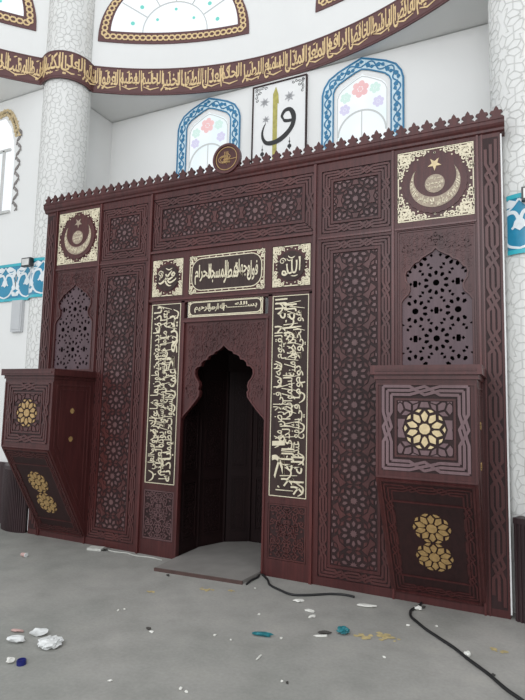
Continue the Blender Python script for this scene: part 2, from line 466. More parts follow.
# ---- round columns
CX, CY, CR = 2.814, .40, .305
for sgn, lab in ((-1, 'white round column with grey star lattice left of the wooden screen'), (1, 'white round column with grey star lattice right of the wooden screen')):
    t = thing('column', lab, 'column', (sgn*CX, CY, 0), 'round columns flanking the screen')
    m = MB(); S = barrel(sgn*CX, CY, CR)
    nn = 48; vs = []; fs = []
    for i in range(nn):
        for z in (0, 8.55): vs.append(S(2*pi*CR*i/nn, z, 0))
    for i in range(nn):
        a = 2*i; b = 2*((i+1) % nn); fs.append((a, b, b+1, a+1))
    fs.append(tuple(range(0, 2*nn, 2))); fs.append(tuple(range(1, 2*nn, 2))[::-1])
    m.add(vs, fs); m.build('shaft', 'white_column', t)
    m = MB(); hw = pi*CR*.62
    for kind, p, whole in girih(-hw, hw, .76, 8.4, 0, 1.0, .175):
        if kind == 'star': m.ribbon(S, p, .010, -.002, .003, True)
        elif kind in ('petal', 'bow') : m.ribbon(S, p, .0085, -.002, .003, True)
    m.build('star_lattice', 'grey_strap', t)
    # fluted timber wainscot wrapped round the column foot and running along the wall
    w = thing('wainscot', 'dark fluted timber wainscot ' + ('left of the screen, under the wooden balcony' if sgn < 0 else 'right of the screen, round the column foot'), 'wainscot', (sgn*CX, CY, 0), 'fluted wainscots')
    m = MB(); R = .455; pts = []
    a_end = math.asin((CX-2.622)/R)
    A0, A1 = -a_end, rad(62)
    N = 150
    for i in range(N+1):
        a = A0+(A1-A0)*i/N
        r = R+.007*(1 if (i//3) % 2 else -.4)
        pts.append((sgn*(CX+r*sin(a)), CY-r*cos(a)))
    inner = [(sgn*(CX+(R-.10)*sin(A0+(A1-A0)*i/24)), CY-(R-.10)*cos(A0+(A1-A0)*i/24)) for i in range(24, -1, -1)]
    poly = pts+inner
    nv = len(poly)
    m.add([(x, y, z) for z in (0, .72) for x, y in poly], [tuple(range(nv)), tuple(range(nv, 2*nv))]+[(i, (i+1) % nv, nv+(i+1) % nv, nv+i) for i in range(nv)])
    x0 = CX+R*sin(A1)-.012
    xs = [x0+(6-x0)*i/80 for i in range(81)]
    vs = []; fs = []
    for i, x in enumerate(xs):
        y = .178+(.007 if i % 2 else 0)
        vs += [(sgn*x, y, 0), (sgn*x, y, .72), (sgn*x, .20, .72), (sgn*x, .20, 0)]
    for i in range(80):
        a = 4*i
        for k in range(4): fs.append((a+k, a+4+k, a+4+(k+1) % 4, a+(k+1) % 4))
    m.add(vs, fs); m.build('fluted_panel', 'wood_wainscot', w)
    m = MB(); pts = [(sgn*(CX+(R+.01)*sin(A0+(A1-A0)*i/24)), CY-(R+.01)*cos(A0+(A1-A0)*i/24)) for i in range(25)]
    inn = [(sgn*(CX+(R-.11)*sin(A0+(A1-A0)*i/24)), CY-(R-.11)*cos(A0+(A1-A0)*i/24)) for i in range(24, -1, -1)]
    poly = pts+inn; nv = len(poly)
    m.add([(x, y, z) for z in (.72, .765) for x, y in poly], [tuple(range(nv)), tuple(range(nv, 2*nv))]+[(i, (i+1) % nv, nv+(i+1) % nv, nv+i) for i in range(nv)])
    m.box(*sorted((sgn*x0, sgn*6)), .165, .20, .72, .765)
    m.build('cap_rail', 'wood_wainscot', w)

# ---- blue tile frieze on outer walls and columns
def low_path(sgn):
    pts = [(-7+i*.2, .20) for i in range(20)]+[(-3.1, .20), (-3.06, .198)]
    for i in range(0, 37):
        a = rad(-51+i*2.4); pts.append((-CX+(CR+.004)*sin(a), CY-(CR+.004)*cos(a)))
    if sgn > 0: pts = [(-x, y) for x, y in reversed(pts)]
    return pts
for sgn, lab in ((-1, 'blue and white arabesque tile frieze on the wall and column left of the screen'), (1, 'blue and white arabesque tile frieze on the column right of the screen')):
    P = path_surf(low_path(sgn)); U = P.length
    t = thing('tile_frieze', lab, 'tile frieze', (sgn*CX, .1, 2.87), 'blue tile friezes')
    m = MB()
    for i in range(len(P.acc)-1): m.rect(P, P.acc[i], P.acc[i+1], 2.885, 3.365, 0, .012)
    m.build('blue_ground', 'tile_blue', t)
    for za, zb in ((2.868, 2.905), (3.340, 3.378)):
        m = MB(); m.ribbon(P, [(a, (za+zb)/2) for a in P.acc], zb-za, .012, .018); m.build('turquoise_edge', 'tile_turquoise', t)
    m = MB(); rn = random.Random(3)
    k = 0; u = .1 if sgn > 0 else U-.1
    per = .42
    while (u < U-.05 if sgn > 0 else u > .05):
        d = 1
        for q in (-1, 1):
            T = lambda a, b, h, q=q, u=u: P(min(max(u+a*q, 0), U), 3.123+b, h)
            stem = catmull([(0, -.21), (.10, -.17), (.17, -.05), (.13, .08), (.04, .10), (.01, .02), (.06, -.04)], 5)
            m.ribbon(T, stem, [.035*(1-.5*abs(2*i/len(stem)-1)) for i in range(len(stem))], .012, .017)
            leaf(m, T, (.15, -.12), 1.1, .15, .075, .012, .018)
            leaf(m, T, (.02, .19), -.15, .17, .07, .012, .018)
            leaf(m, T, (.19, .17), -1.9, .14, .07, .012, .018)
            leaf(m, T, (.21, -.19), 2.4, .12, .06, .012, .018)
            if q > 0: leaf(m, T, (.0, -.06), 1.57, .13, .10, .012, .018)
            m.ribbon(T, catmull([(0, .21), (.08, .13), (.2, .12), (.21, .0)], 5), .016, .012, .017)
        u += per*sgn; k += 1
    m.build('white_arabesque', 'tile_white', t)

# ---- calligraphy band round the drum, bulging round the columns
def band_path():
    pts = []; r = DR-.012; rc = CR+.03; last = None
    for i in range(-340, 341):
        t = rad(i*.25); p = (r*sin(t), DC[1]+r*cos(t))
        c = (-CX if p[0] < 0 else CX, CY)
        inside = hypot(p[0]-c[0], p[1]-c[1]) < rc
        if inside:
            if last != 'in': entry = p
            last = 'in'; continue
        if last == 'in':
            a0 = atan2(entry[1]-c[1], entry[0]-c[0]); a1 = atan2(p[1]-c[1], p[0]-c[0])
            cc = (-CX if entry[0] < 0 else CX, CY)
            # go the way that faces the room centre
            am = atan2(DC[1]-cc[1], DC[0]-cc[0])
            while a0 < am-pi: a0 += 2*pi
            while a0 > am+pi: a0 -= 2*pi
            while a1 < am-pi: a1 += 2*pi
            while a1 > am+pi: a1 -= 2*pi
            for q in range(1, 24): 
                a = a0+(a1-a0)*q/24; pts.append((cc[0]+rc*cos(a), cc[1]+rc*sin(a)))
        last = 'out'; pts.append(p)
    return pts
BP = path_surf(band_path())
def u_at(theta):
    r = DR-.012; best = min(range(len(BP.pts)), key=lambda i: hypot(BP.pts[i][0]-r*sin(rad(theta)), BP.pts[i][1]-DC[1]-r*cos(rad(theta))))
    return BP.acc[best]
ZB, ZT = 5.80, 6.17
t = thing('calligraphy_frieze', 'long maroon band of gold Arabic calligraphy curving round the drum above the windows', 'frieze', (0, 1.2, ZB))
m = MB()
for a, b in zip(BP.acc, BP.acc[1:]): m.rect(BP, a, b, ZB-.012, ZT, -.01, .012)
m.build('maroon_ground', 'maroon', t)
names = ['المعز', 'المذل', 'السميع', 'البصير', 'الحكم', 'العدل', 'اللطيف', 'الخبير', 'الحليم', 'العظيم', 'الغفور']
th = [6.6, 2.8, -1.0, -5.0, -8.9, -12.3, -15.9, -19.7, -23.3, -27.0, -30.8]
pos = [u_at(x) for x in th]
words = list(zip(names, pos))
u = pos[0]
for w in ['الرافع', 'الخافض', 'الباسط', 'القابض', 'العليم', 'الفتاح', 'الرزاق', 'الوهاب', 'القهار', 'الغفار']: u += .295; words.append((w, u))
u = pos[-1]
for w in ['الشكور', 'العلي', 'الكبير', 'الحفيظ', 'المقيت', 'الحسيب', 'الجليل', 'الكريم', 'الرقيب', 'المجيب']: u -= .275; words.append((w, u))
m = MB()
for i, (w, u) in enumerate(words):
    text(m, BP, w, u-.152, u+.152, ZB+.035, ZT-.035, .012, .018+.0005*(i % 2), bold=.012)
    # tall overlapping strokes and small vowel marks of the thuluth hand
    rn = random.Random(i)
    m.ribbon(BP, [(u-.12, ZB+.10), (u-.02, ZB+.06), (u+.10, ZB+.09)], [.008, .02, .008], .012, .017)
    for q in range(3):
        x = u-.11+.10*q+rn.uniform(-.02, .02); m.ribbon(BP, [(x-.006, ZB+.30), (x, ZB+.12+.05*(q % 2))], [.020, .010], .012, .0165)
    leaf(m, BP, (u-.06, ZT-.075), .5, .05, .018, .012, .018)
m.build('gold_lettering', 'band_gold', t)
m = MB()
for z in (ZB+.012, ZT-.012):
    m.ribbon(BP, [(a, z) for a in BP.acc], .006, .012, .016)
m.build('edge_line', 'maroon', t)

# ================================================================== WINDOWS
def guilloche(m, S, path, amp, wl, w, h0, h1, mi=0):
    # path: dense list of (u, v)
    acc = [0]
    for a, b in zip(path, path[1:]): acc.append(acc[-1]+hypot(b[0]-a[0], b[1]-a[1]))
    L = acc[-1]; n = max(1, round(L/wl)); N = int(n*14)
    for ph in (0, pi):
        out = []; j = 0
        for i in range(N+1):
            s = L*i/N
            while j < len(acc)-2 and acc[j+1] < s: j += 1
            t = (s-acc[j])/max(1e-9, acc[j+1]-acc[j])
            a, b = path[j], path[j+1]
            p = (a[0]+(b[0]-a[0])*t, a[1]+(b[1]-a[1])*t); d = hypot(b[0]-a[0], b[1]-a[1]) or 1
            nx, nz = -(b[1]-a[1])/d, (b[0]-a[0])/d
            o = amp*sin(2*pi*n*i/N+ph); o = max(-amp*.9, min(amp*.9, o*1.35))
            out.append((p[0]+nx*o, p[1]+nz*o))
        m.ribbon(S, out, w, h0, h1, mi=mi)
WN = [0]
def fan_window(thc):
    WN[0] += 1
    uc = rad(thc)*DR; zb = 6.545; hw = 1.07; bw = .165
    def arch(hw, z0, lift, n=36):
        p = [(uc+hw, z0)]
        for i in range(n+1):
            a = pi*i/n; p.append((uc+hw*cos(a), z0+lift+(hw)*sin(a)))
        p.append((uc-hw, z0)); return p
    t = bpy.data.objects.new('window_%d' % WN[0], None); COL.objects.link(t); t.location = drum(uc, zb, 0)
    struct(t)
    t['label'] = {1: 'half-round window at the far left top, cut by the photo edge', 2: 'half-round window with gold chain border above the left arched window', 3: 'half-round window above the right arched window, only its lower left corner in view'}[WN[0]]
    t['category'] = 'window'
    out = arch(hw, zb, .05); inn = arch(hw-bw, zb+bw, -.02)
    m = MB(); n = len(out)
    for i in range(n-1):
        m.prism(drum, [out[i], out[i+1], inn[i+1], inn[i]], -.002, .014)
    seg = 20
    for i in range(seg):
        a = i/seg; b = (i+1)/seg
        m.prism(drum, [(uc-hw+2*hw*a, zb), (uc-hw+2*hw*b, zb), (uc-(hw-bw)+2*(hw-bw)*b, zb+bw), (uc-(hw-bw)+2*(hw-bw)*a, zb+bw)], -.002, .014)
    m.build('maroon_border', 'maroon', t)
    m = MB()
    mid = arch(hw-bw/2, zb+bw/2, .015, 60)
    k = 40; base = [(uc-(hw-bw/2)+2*(hw-bw/2)*i/k, zb+bw/2) for i in range(k+1)]
    guilloche(m, drum, base, .036, .16, .020, .014, .02)
    guilloche(m, drum, mid, .036, .16, .020, .014, .02)
    m.build('gold_chain', 'band_gold', t)
    m = MB(); n = len(inn)
    cen = [(uc+(hw-bw)*(1-2*i/(n-1)), zb+bw) for i in range(n)]
    for i in range(n-1): m.prism(drum, [inn[i], inn[i+1], cen[i+1], cen[i]], -.01, .004)
    m.build('pane', 'pane_bright', t)
    m = MB()
    for i in range(7):
        a = pi*(i+.5)/7; m.disc(drum, (uc+.62*cos(a), zb+bw+.62*sin(a)), .030, .004, .008, 8)
    for i in range(3):
        a = pi*(i+.5)/3; m.disc(drum, (uc+.3*cos(a), zb+bw+.05+.3*sin(a)), .022, .004, .008, 8)
    m.build('teal_glass', 'glass_teal', t)
    m = MB()
    m.ribbon(drum, [(uc+.46*cos(pi*i/24), zb+bw+.46*sin(pi*i/24)) for i in range(25)], .014, .004, .012)
    for i in range(1, 6):
        a = pi*i/6; m.ribbon(drum, [(uc+.46*cos(a), zb+bw+.46*sin(a)), (uc+.88*cos(a), zb+bw+.88*sin(a))], .014, .004, .012)
    m.build('glazing_bar', 'lead_pale', t)
for a in (-56.8, -19.55, 19.55): fan_window(a)

def arch_window(cx, y, lab, zbot=3.3):
    WN[0] += 1; S = plane(y)
    half = [(.492, zbot), (.492, 5.40), (.468, 5.49), (.405, 5.585), (.29, 5.655), (.14, 5.715), (0, 5.765)]
    ihalf = [(.352, zbot), (.352, 5.40), (.330, 5.455), (.28, 5.505), (.18, 5.555), (.08, 5.60), (0, 5.625)]
    full = lambda H, k=1: [(cx+x*k, z) for x, z in H]+[(cx-x*k, z) for x, z in reversed(H[:-1])]
    t = bpy.data.objects.new('window_%d' % WN[0], None); COL.objects.link(t); t.location = (cx, y, zbot)
    struct(t); t['label'] = lab; t['category'] = 'window'
    o, i_ = full(half), full(ihalf)
    m = MB()
    for a in range(len(o)-1): m.prism(S, [o[a], o[a+1], i_[a+1], i_[a]], -.001, .016)
    m.build('tile_border', 'tile_pale_blue', t)
    m = MB()
    m.ribbon(S, o, .022, .016, .022); m.ribbon(S, i_, .016, .016, .022)
    # vine winding along the border
    def resample(P, step):
        out = []; 
        for a, b in zip(P, P[1:]):
            L = hypot(b[0]-a[0], b[1]-a[1]); k = max(1, int(L/step))
            out += [(a[0]+(b[0]-a[0])*q/k, a[1]+(b[1]-a[1])*q/k) for q in range(k)]
        return out+[P[-1]]
    mid = resample([((a[0]+b[0])/2, (a[1]+b[1])/2) for a, b in zip(o, i_)], .01)
    vine = []; s = 0; k = 0
    for q in range(len(mid)-1):
        a, b = mid[q], mid[q+1]; d = hypot(b[0]-a[0], b[1]-a[1]); s += d
        nx, nz = -(b[1]-a[1])/d, (b[0]-a[0])/d
        of = .040*sin(s/.26*2*pi); vine.append((a[0]+nx*of, a[1]+nz*of))
        if s > (k+.5)*.13:
            sg = -1 if k % 2 else 1
            c = (a[0]-nx*.022*sg*-1, a[1]-nz*.022*sg*-1)
            ang = atan2(b[1]-a[1], b[0]-a[0])
            leaf(m, S, (a[0]+nx*.03*sg*-1, a[1]+nz*.03*sg*-1), ang+sg*.5, .085, .055, .016, .022)
            leaf(m, S, (a[0]+nx*.035*sg*-1, a[1]+nz*.035*sg*-1), ang+pi-sg*.5, .06, .045, .016, .022)
            k += 1
    m.ribbon(S, vine, .016, .016, .021)
    m.build('blue_vine', 'tile_deep_blue', t)
    # reveal frame
    m = MB(); j = full([(x-.05 if x > 0 else 0, z-(.05 if z > 5 else 0)) for x, z in ihalf])
    for a in range(len(i_)-1): m.prism(S, [i_[a], i_[a+1], j[a+1], j[a]], -.001, .006)
    m.build('reveal', 'white_edge', t)
    m = MB(); jj = j
    n = len(jj)
    h = n//2
    for a in range(h): m.prism(S, [jj[a], jj[a+1], jj[n-2-a], jj[n-1-a]], -.001, .003)
    m.build('pane', 'pane_light', t)
    def flower(cx_, cz_, r, nm, mat):
        m = MB()
        for q in range(6):
            a = q*pi/3+.3; m.disc(S, (cx_+r*.62*cos(a), cz_+r*.62*sin(a)), r*.36, .003, .006, 9)
        m.disc(S, (cx_, cz_), r*.25, .003, .007, 9)
        m.build(nm, mat, t)
    flower(cx-.02, 5.385, 0.111, 'glass_flower', 'glass_pink')
    flower(cx-.20, 5.31, 0.072, 'glass_flower', 'glass_green'); flower(cx+.16, 5.36, 0.072, 'glass_flower', 'glass_green')
    flower(cx-.21, 5.16, 0.072, 'glass_flower', 'glass_violet'); flower(cx+.20, 5.18, 0.072, 'glass_flower', 'glass_violet')
    m = MB()
    m.ribbon(S, [(cx+.29*cos(pi*i/24), 4.82+.29*sin(pi*i/24)) for i in range(25)], .020, .003, .010)
    m.ribbon(S, [(cx+x*.30/.352-0, z-.085) for x, z in ihalf]+[(cx-x*.30/.352, z-.085) for x, z in reversed(ihalf[:-1])], .010, .003, .008)
    m.ribbon(S, [(cx, 3.3), (cx, 5.1)], .012, .003, .008)
    m.build('glazing_bar', 'lead_pale', t)
arch_window(-1.072, 1.28, 'left arched stained glass window with blue tile border, behind the gilt medallion')
arch_window(1.072, 1.28, 'right arched stained glass window with blue tile border, right of the calligraphy picture')

# left lace-bordered window on outer wall
WN[0] += 1
S0_ = plane(.20); S = lambda u, v, h: S0_(2.70+(u-2.66)*.972, 1.6+(v-1.6)*.972, h); cx = -4.42
t = bpy.data.objects.new('window_%d' % WN[0], None); COL.objects.link(t); t.location = (-4.2, .20, 4.1); struct(t)
t['label'] = 'arched window with black lace border at the left edge'; t['category'] = 'window'
half = [(.83, 4.2), (.83, 5.15), (.79, 5.38), (.70, 5.60), (.54, 5.80), (.34, 5.98), (.14, 6.1), (0, 6.14)]
half = [(x, min(z, 5.76) if False else z) for x, z in half]
O = [(cx+x, z-.0) for x, z in half]+[(cx-x, z) for x, z in reversed(half[:-1])]
I = [(cx+x*.80, z-.14 if z > 4.3 else z) for x, z in half]+[(cx-x*.80, z-.14 if z > 4.3 else z) for x, z in reversed(half[:-1])]
O = [(x, min(z, 5.79)) for x, z in O]; I = [(x, min(z, 5.62)) for x, z in I]
m = MB(); n = len(I)
for a in range(n//2): m.prism(S, [I[a], I[a+1], I[n-2-a], I[n-1-a]], -.001, .004)
m.build('pane', 'pane_bright', t)
mid = [((a[0]+b[0])/2, (a[1]+b[1])/2) for a, b in zip(O, I)]
low = [p for p in mid if p[1] < 5.2]
for sx in (1, -1):
    xm = mid[0][0] if sx > 0 else mid[-1][0]
    m = MB(); N_ = 90
    m.ribbon(S, [(xm+sx*.042*sin(q/N_*2*pi*5.5), 4.2+1.2*q/N_) for q in range(N_+1)], .014, .004, .010)
    for q in range(11):
        zz = 4.2+1.2*(q+.5)/11; sg = 1 if q % 2 == 0 else -1
        leaf(m, S, (xm+sx*sg*.035, zz), pi/2+sg*sx*.9, .085, .034, .004, .0105)
        leaf(m, S, (xm+sx*sg*.030, zz-.01), -pi/2+sg*sx*.4, .060, .026, .004, .0105)
    m.build('black_lace', 'lace_black', t)
m = MB()
guilloche(m, S, catmull(mid[2:8], 5), .05, .12, .018, .004, .01); guilloche(m, S, catmull(mid[2:8], 5), .03, .09, .014, .004, .011)
guilloche(m, S, catmull(mid[7:13], 5), .05, .12, .018, .004, .01)
for q, (a, b) in enumerate(catmull(mid[2:13], 3)): leaf(m, S, (a, b), q*2.1, .085, .03, .004, .0115)
m.build('gold_lace', 'gold', t)
m = MB()
m.ribbon(S, [(cx-.6, 5.12), (cx+.6, 5.12)], .035, .004, .03); m.ribbon(S, [(cx+.47, 5.12), (cx+.47, 4.2)], .035, .004, .03)
m.ribbon(S, [(cx-.47, 5.12), (cx-.47, 4.2)], .035, .004, .03); m.ribbon(S, [(cx-.66, 4.2), (cx+.66, 4.2)], .035, .004, .03)
m.build('window_frame', 'grey_strap', t)

# ---- calligraphy picture between the windows
S = plane(1.28)
t = thing('wall_picture', 'white framed calligraphy picture with black letter and olive stroke between the arched windows', 'picture', (0, 1.28, 4.0))
m = MB(); m.rect(S, -.385, .37, 4.0, 5.74, 0, .02); m.build('board', 'panel_white', t)
m = MB(); m.frame(S, -.39, .375, 3.99, 5.745, .016, 0, .035); m.build('picture_frame', 'wood_ground', t)
V = [(.054, 5.218, .020), (.036, 5.262, .026), (.077, 5.325, .036), (.145, 5.330, .040), (.190, 5.262, .050), (.200, 5.180, .046), (.175, 5.095, .046), (.112, 5.018, .050), (.016, 4.952, .052), (-.084, 4.926, .050), (-.176, 4.94, .040), (-.226, 5.003, .030), (-.240, 5.083, .022), (-.222, 5.158, .014), (-.193, 5.21, .005)]
c = catmull(V, 5)
m = MB(); m.ribbon(S, [(a, b) for a, b, w in c], [w*1.25 for a, b, w in c], .02, .026)
c = catmull([(.050, 5.222, .012), (.075, 5.192, .04), (.125, 5.18, .04), (.190, 5.178, .04)], 5)
m.ribbon(S, [(a, b) for a, b, w in c], [w for a, b, w in c], .02, .0255); m.build('black_letter', 'ink_black', t)
m = MB(); m.prism(S, [(-.056, 5.68), (-.096, 5.585), (-.086, 4.2), (-.030, 4.2), (-.031, 5.45), (-.012, 5.44), (-.020, 5.57)], .02, .024); m.build('olive_stroke', 'ink_olive', t)
for x, z, r in ((-.215, 5.50, .07), (.135, 5.505, .075), (-.19, 5.26, .055)):
    m = MB()
    for q in range(7): leaf(m, S, (x, z), q*2*pi/7, r, r*.42, .02, .0225)
    m.build('grey_flower', 'ink_grey', t)
for sx, x0 in ((1, -.36), (-1, .345)):
    m = MB()
    for q in range(4):
        curl(m, S, (x0+sx*(.025+.045*q), 5.70-.012*(q % 2)), .022, 0, sx, 1.1, .007, .02, .0225)
        curl(m, S, (x0+sx*(.022+.01*(q % 2)), 5.68-.045*q), .022, 1, -sx, 1.1, .007, .02, .0225)
    curl(m, S, (x0+sx*.075, 5.64), .022, 0, sx, 1.1, .007, .02, .0225); m.build('corner_ornament', 'ink_black', t)
for x, z in ((-.235, 4.86), (.146, 4.90)):
    m = MB(); m.ribbon(S, [(x, z+.06), (x, z-.10)], [.003, .014], .02, .023); m.disc(S, (x, z-.06), .028, .02, .024, 10); m.disc(S, (x, z), .012, .02, .024, 8); m.build('finial', 'ink_black', t)

# ================================================================== THE CARVED SCREEN (mihrab)
T = thing('mihrab_screen', 'large dark carved wooden prayer niche screen with gilt calligraphy filling the wall', 'prayer niche', (0, .08, 0))
F = plane(0)
W = 2.59; DEP = .16
def part(m, name, mats, parent=T, **k): return m.build(name, mats, parent, **k)

# stiles and rails: the plain timber carcass, each timber a piece of its own
def piece(name, mat, x0, x1, y0, y1, z0, z1):
    x0, x1 = sorted((x0, x1)); m = MB(); m.box(x0, x1, y0, y1, z0, z1); return m.build(name, mat, T)
for s in (-1, 1):
    piece('pilaster', 'wood', s*2.405, s*W, 0, DEP, 0, 3.90)
    for a, b, z in ((1.685, 1.742, 3.90), (.955, 1.03, 3.90), (2.388, 2.405, 3.90), (.490, .533, 2.66), (.917, .955, 2.66), (.447, .522, 3.135), (.93, .955, 3.135)):
        piece('stile', 'wood', s*a, s*b, 0, .06, 2.718 if z == 3.135 else 0, z)
    for a, b, z0, z1 in ((1.742, 2.388, 3.862, 3.90), (1.742, 2.388, 3.14, 3.214), (1.742, 2.388, 0, 1.93), (1.03, 1.685, 3.815, 3.90), (1.03, 1.685, 3.125, 3.20), (1.03, 1.685, 0, .075), (.533, .917, 0, .16), (.533, .917, .665, .728)):
        piece('rail', 'wood', s*a, s*b, 0, .06, z0, z1)
    for x, w, p in ((.967, .026, .022), (1.705, .018, .014), (2.412, .016, .018), (2.445, .010, .010)):
        piece('moulding', 'wood_moulding', s*(x-w/2), s*(x+w/2), -p, 0, 0, 3.895)
    piece('moulding', 'wood_moulding', s*.478, s*.496, -.014, .01, .02, 2.42)
    piece('moulding', 'wood_moulding', s*1.0, s*1.69, -.010, 0, 3.150, 3.168)
    piece('moulding', 'wood_moulding', s*1.72, s*2.395, -.010, 0, 3.150, 3.165)
for z0, z1, a in ((3.83, 3.90, .955), (3.135, 3.245, .955), (2.642, 2.718, .955), (2.42, 2.47, .49)): piece('rail', 'wood', -a, a, 0, .06, z0, z1)
for z0, z1, a, p in ((3.205, 3.228, .950, .022), (2.672, 2.69, .950, .014), (2.425, 2.445, .50, .012)): piece('moulding', 'wood_moulding', -a, a, -p, .0, z0, z1)
# dust-white filler strips at both ends
for s in (-1, 1):
    m = MB(); m.box(*sorted((s*W, s*(W+.011))), .004, DEP, .03, 3.88); o = part(m, 'edge_strip', 'white_edge'); o['label'] = 'white edge strip'
# backing board of the panels
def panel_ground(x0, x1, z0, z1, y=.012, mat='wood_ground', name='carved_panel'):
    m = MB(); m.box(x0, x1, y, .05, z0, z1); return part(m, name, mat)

def braid_panel(x0, x1, z0, z1, bw, fw, r, cz, cx=None, stacked=False):
    """interlace border, plain inner frame, star lattice field"""
    g = panel_ground(x0, x1, z0, z1); G = plane(.012)
    m = MB(); border(m, G, x0+.006, x1-.006, z0+.006, z1-.006, bw, rw=bw*.25, h=.010); m.build('interlace_border', 'wood_strap', g)
    a0, a1, b0, b1 = x0+bw+.012, x1-bw-.012, z0+bw+.012, z1-bw-.012
    m = MB(); m.frame(G, a0, a1, b0, b1, fw, 0, .012); m.build('inner_frame', 'wood', g)
    m = MB(); lattice(m, G, a0+fw+.004, a1-fw-.004, b0+fw+.004, b1-fw-.004, (x0+x1)/2 if cx is None else cx, cz, r, .006, stacked=stacked)
    m.build('star_lattice', ['wood_strap', 'wood_star'], g)
    return g
for s in (-1, 1):
    a, b = sorted((s*1.03, s*1.685))
    braid_panel(a, b, 3.20, 3.815, .080, .022, .130, 3.507)
    braid_panel(a, b, .075, 3.125, .080, .025, .140, 1.60, stacked=True)
braid_panel(-.955, .955, 3.245, 3.83, .085, .028, .135, 3.538)

# pilaster interlace
for s in (-1, 1):
    g = panel_ground(*sorted((s*2.455, s*2.572)), .06, 3.86, -.002)
    g.name = 'carved_panel'
    m = MB(); G = plane(-.002)
    x0, x1 = sorted((s*2.462, s*2.565))
    lanes = (.012, .0515, .091)
    braid_side(m, G, (x1, .07), (0, 1), (-1, 0), 3.78, .103, lanes, .024, .008, .34)
    m.build('interlace_border', 'wood_strap', g)

# spandrel shapes (arch profile as half width over height)
NICHE = [(0, .487), (1.395, .487), (1.45, .455), (1.52, .385), (1.60, .315), (1.652, .275), (1.70, .268), (1.72, .285), (1.76, .272), (1.80, .282), (1.84, .315), (1.88, .332), (1.925, .328), (1.958, .298), (1.964, .262), (1.995, .256), (2.025, .222), (2.032, .184), (2.060, .174), (2.080, .138), (2.086, .108), (2.110, .094), (2.126, .048), (2.155, .012), (2.165, 0.0)]
GRILLE = [(1.93, .285), (2.50, .285), (2.535, .262), (2.57, .225), (2.60, .212), (2.635, .212), (2.66, .222), (2.69, .243), (2.74, .250), (2.775, .238), (2.79, .212), (2.815, .196), (2.845, .170), (2.86, .130), (2.885, .110), (2.905, .070), (2.935, .020), (2.955, 0.0)]
def spandrel(m, S, cx, hw, z1, prof, h0, h1):
    """plate from the arch profile out to |x|=hw and up to z1"""
    for s in (-1, 1):
        out = []
        for (za, wa), (zb, wb) in zip(prof, prof[1:]):
            q = [(cx+s*wa, za), (cx+s*hw, za), (cx+s*hw, zb), (cx+s*wb, zb)]
            m.prism(S, q, h0, h1)
    m.prism(S, [(cx-hw, prof[-1][0]), (cx+hw, prof[-1][0]), (cx+hw, z1), (cx-hw, z1)], h0, h1)
def in_arch(prof, x, z, pad=0):
    if z < prof[0][0]: return True
    for (za, wa), (zb, wb) in zip(prof, prof[1:]):
        if za <= z <= zb:
            w = wa+(wb-wa)*(z-za)/max(1e-9, zb-za); return abs(x) < w+pad
    return z < prof[-1][0]+pad and abs(x) < pad
def arch_line(m, S, cx, prof, w, h0, h1, off=0):
    L = [(cx-(b+off), a) for a, b in prof]; R = [(cx+(b+off), a) for a, b in prof]
    L[-1] = (cx, prof[-1][0]+off*1.3)
    m.ribbon(S, L+R[:-1][::-1], w, h0, h1)

# ---- crescent panels and grilles on both wings
def gilt_square(cx, z0, z1, hw, cr, seed, mat='gold', cell=.048, nm='gilt_panel'):
    g = panel_ground(cx-hw, cx+hw, z0, z1, .006, 'wood', nm); G = plane(.006)
    cz = (z0+z1)/2; H = (z1-z0)/2
    m = MB(); lw = .010
    m.frame(G, cx-hw+.004, cx+hw-.004, z0+.004, z1-.004, lw, 0, .006)
    ins = lambda x, z: hypot(x-cx, (z-cz)*hw/H) > cr*1.06 and abs(x-cx) < hw-.008 and abs(z-cz) < H-.008
    arabesque(m, G, ins, cx-hw+.012, cx+hw-.012, z0+.012, z1-.012, cell, seed, cell*.26, .006, 0, 'xz')
    for sx in (-1, 1):
        for sz in (-1, 1):
            k = (cx+sx*(hw-.20*hw*1.1), cz+sz*(H-.20*H*1.1)); q = hw*.15
            m.ribbon(G, [(k[0]+q*cos(a*pi/4)*(1.1 if a % 2 else .8), k[1]+q*sin(a*pi/4)*(1.1 if a % 2 else .8)) for a in range(8)], q*.32, 0, .0075, True)
            m.disc(G, k, q*.38, 0, .007, 10)
    m.build('gilt_arabesque', mat, g)
    return g, G, cz
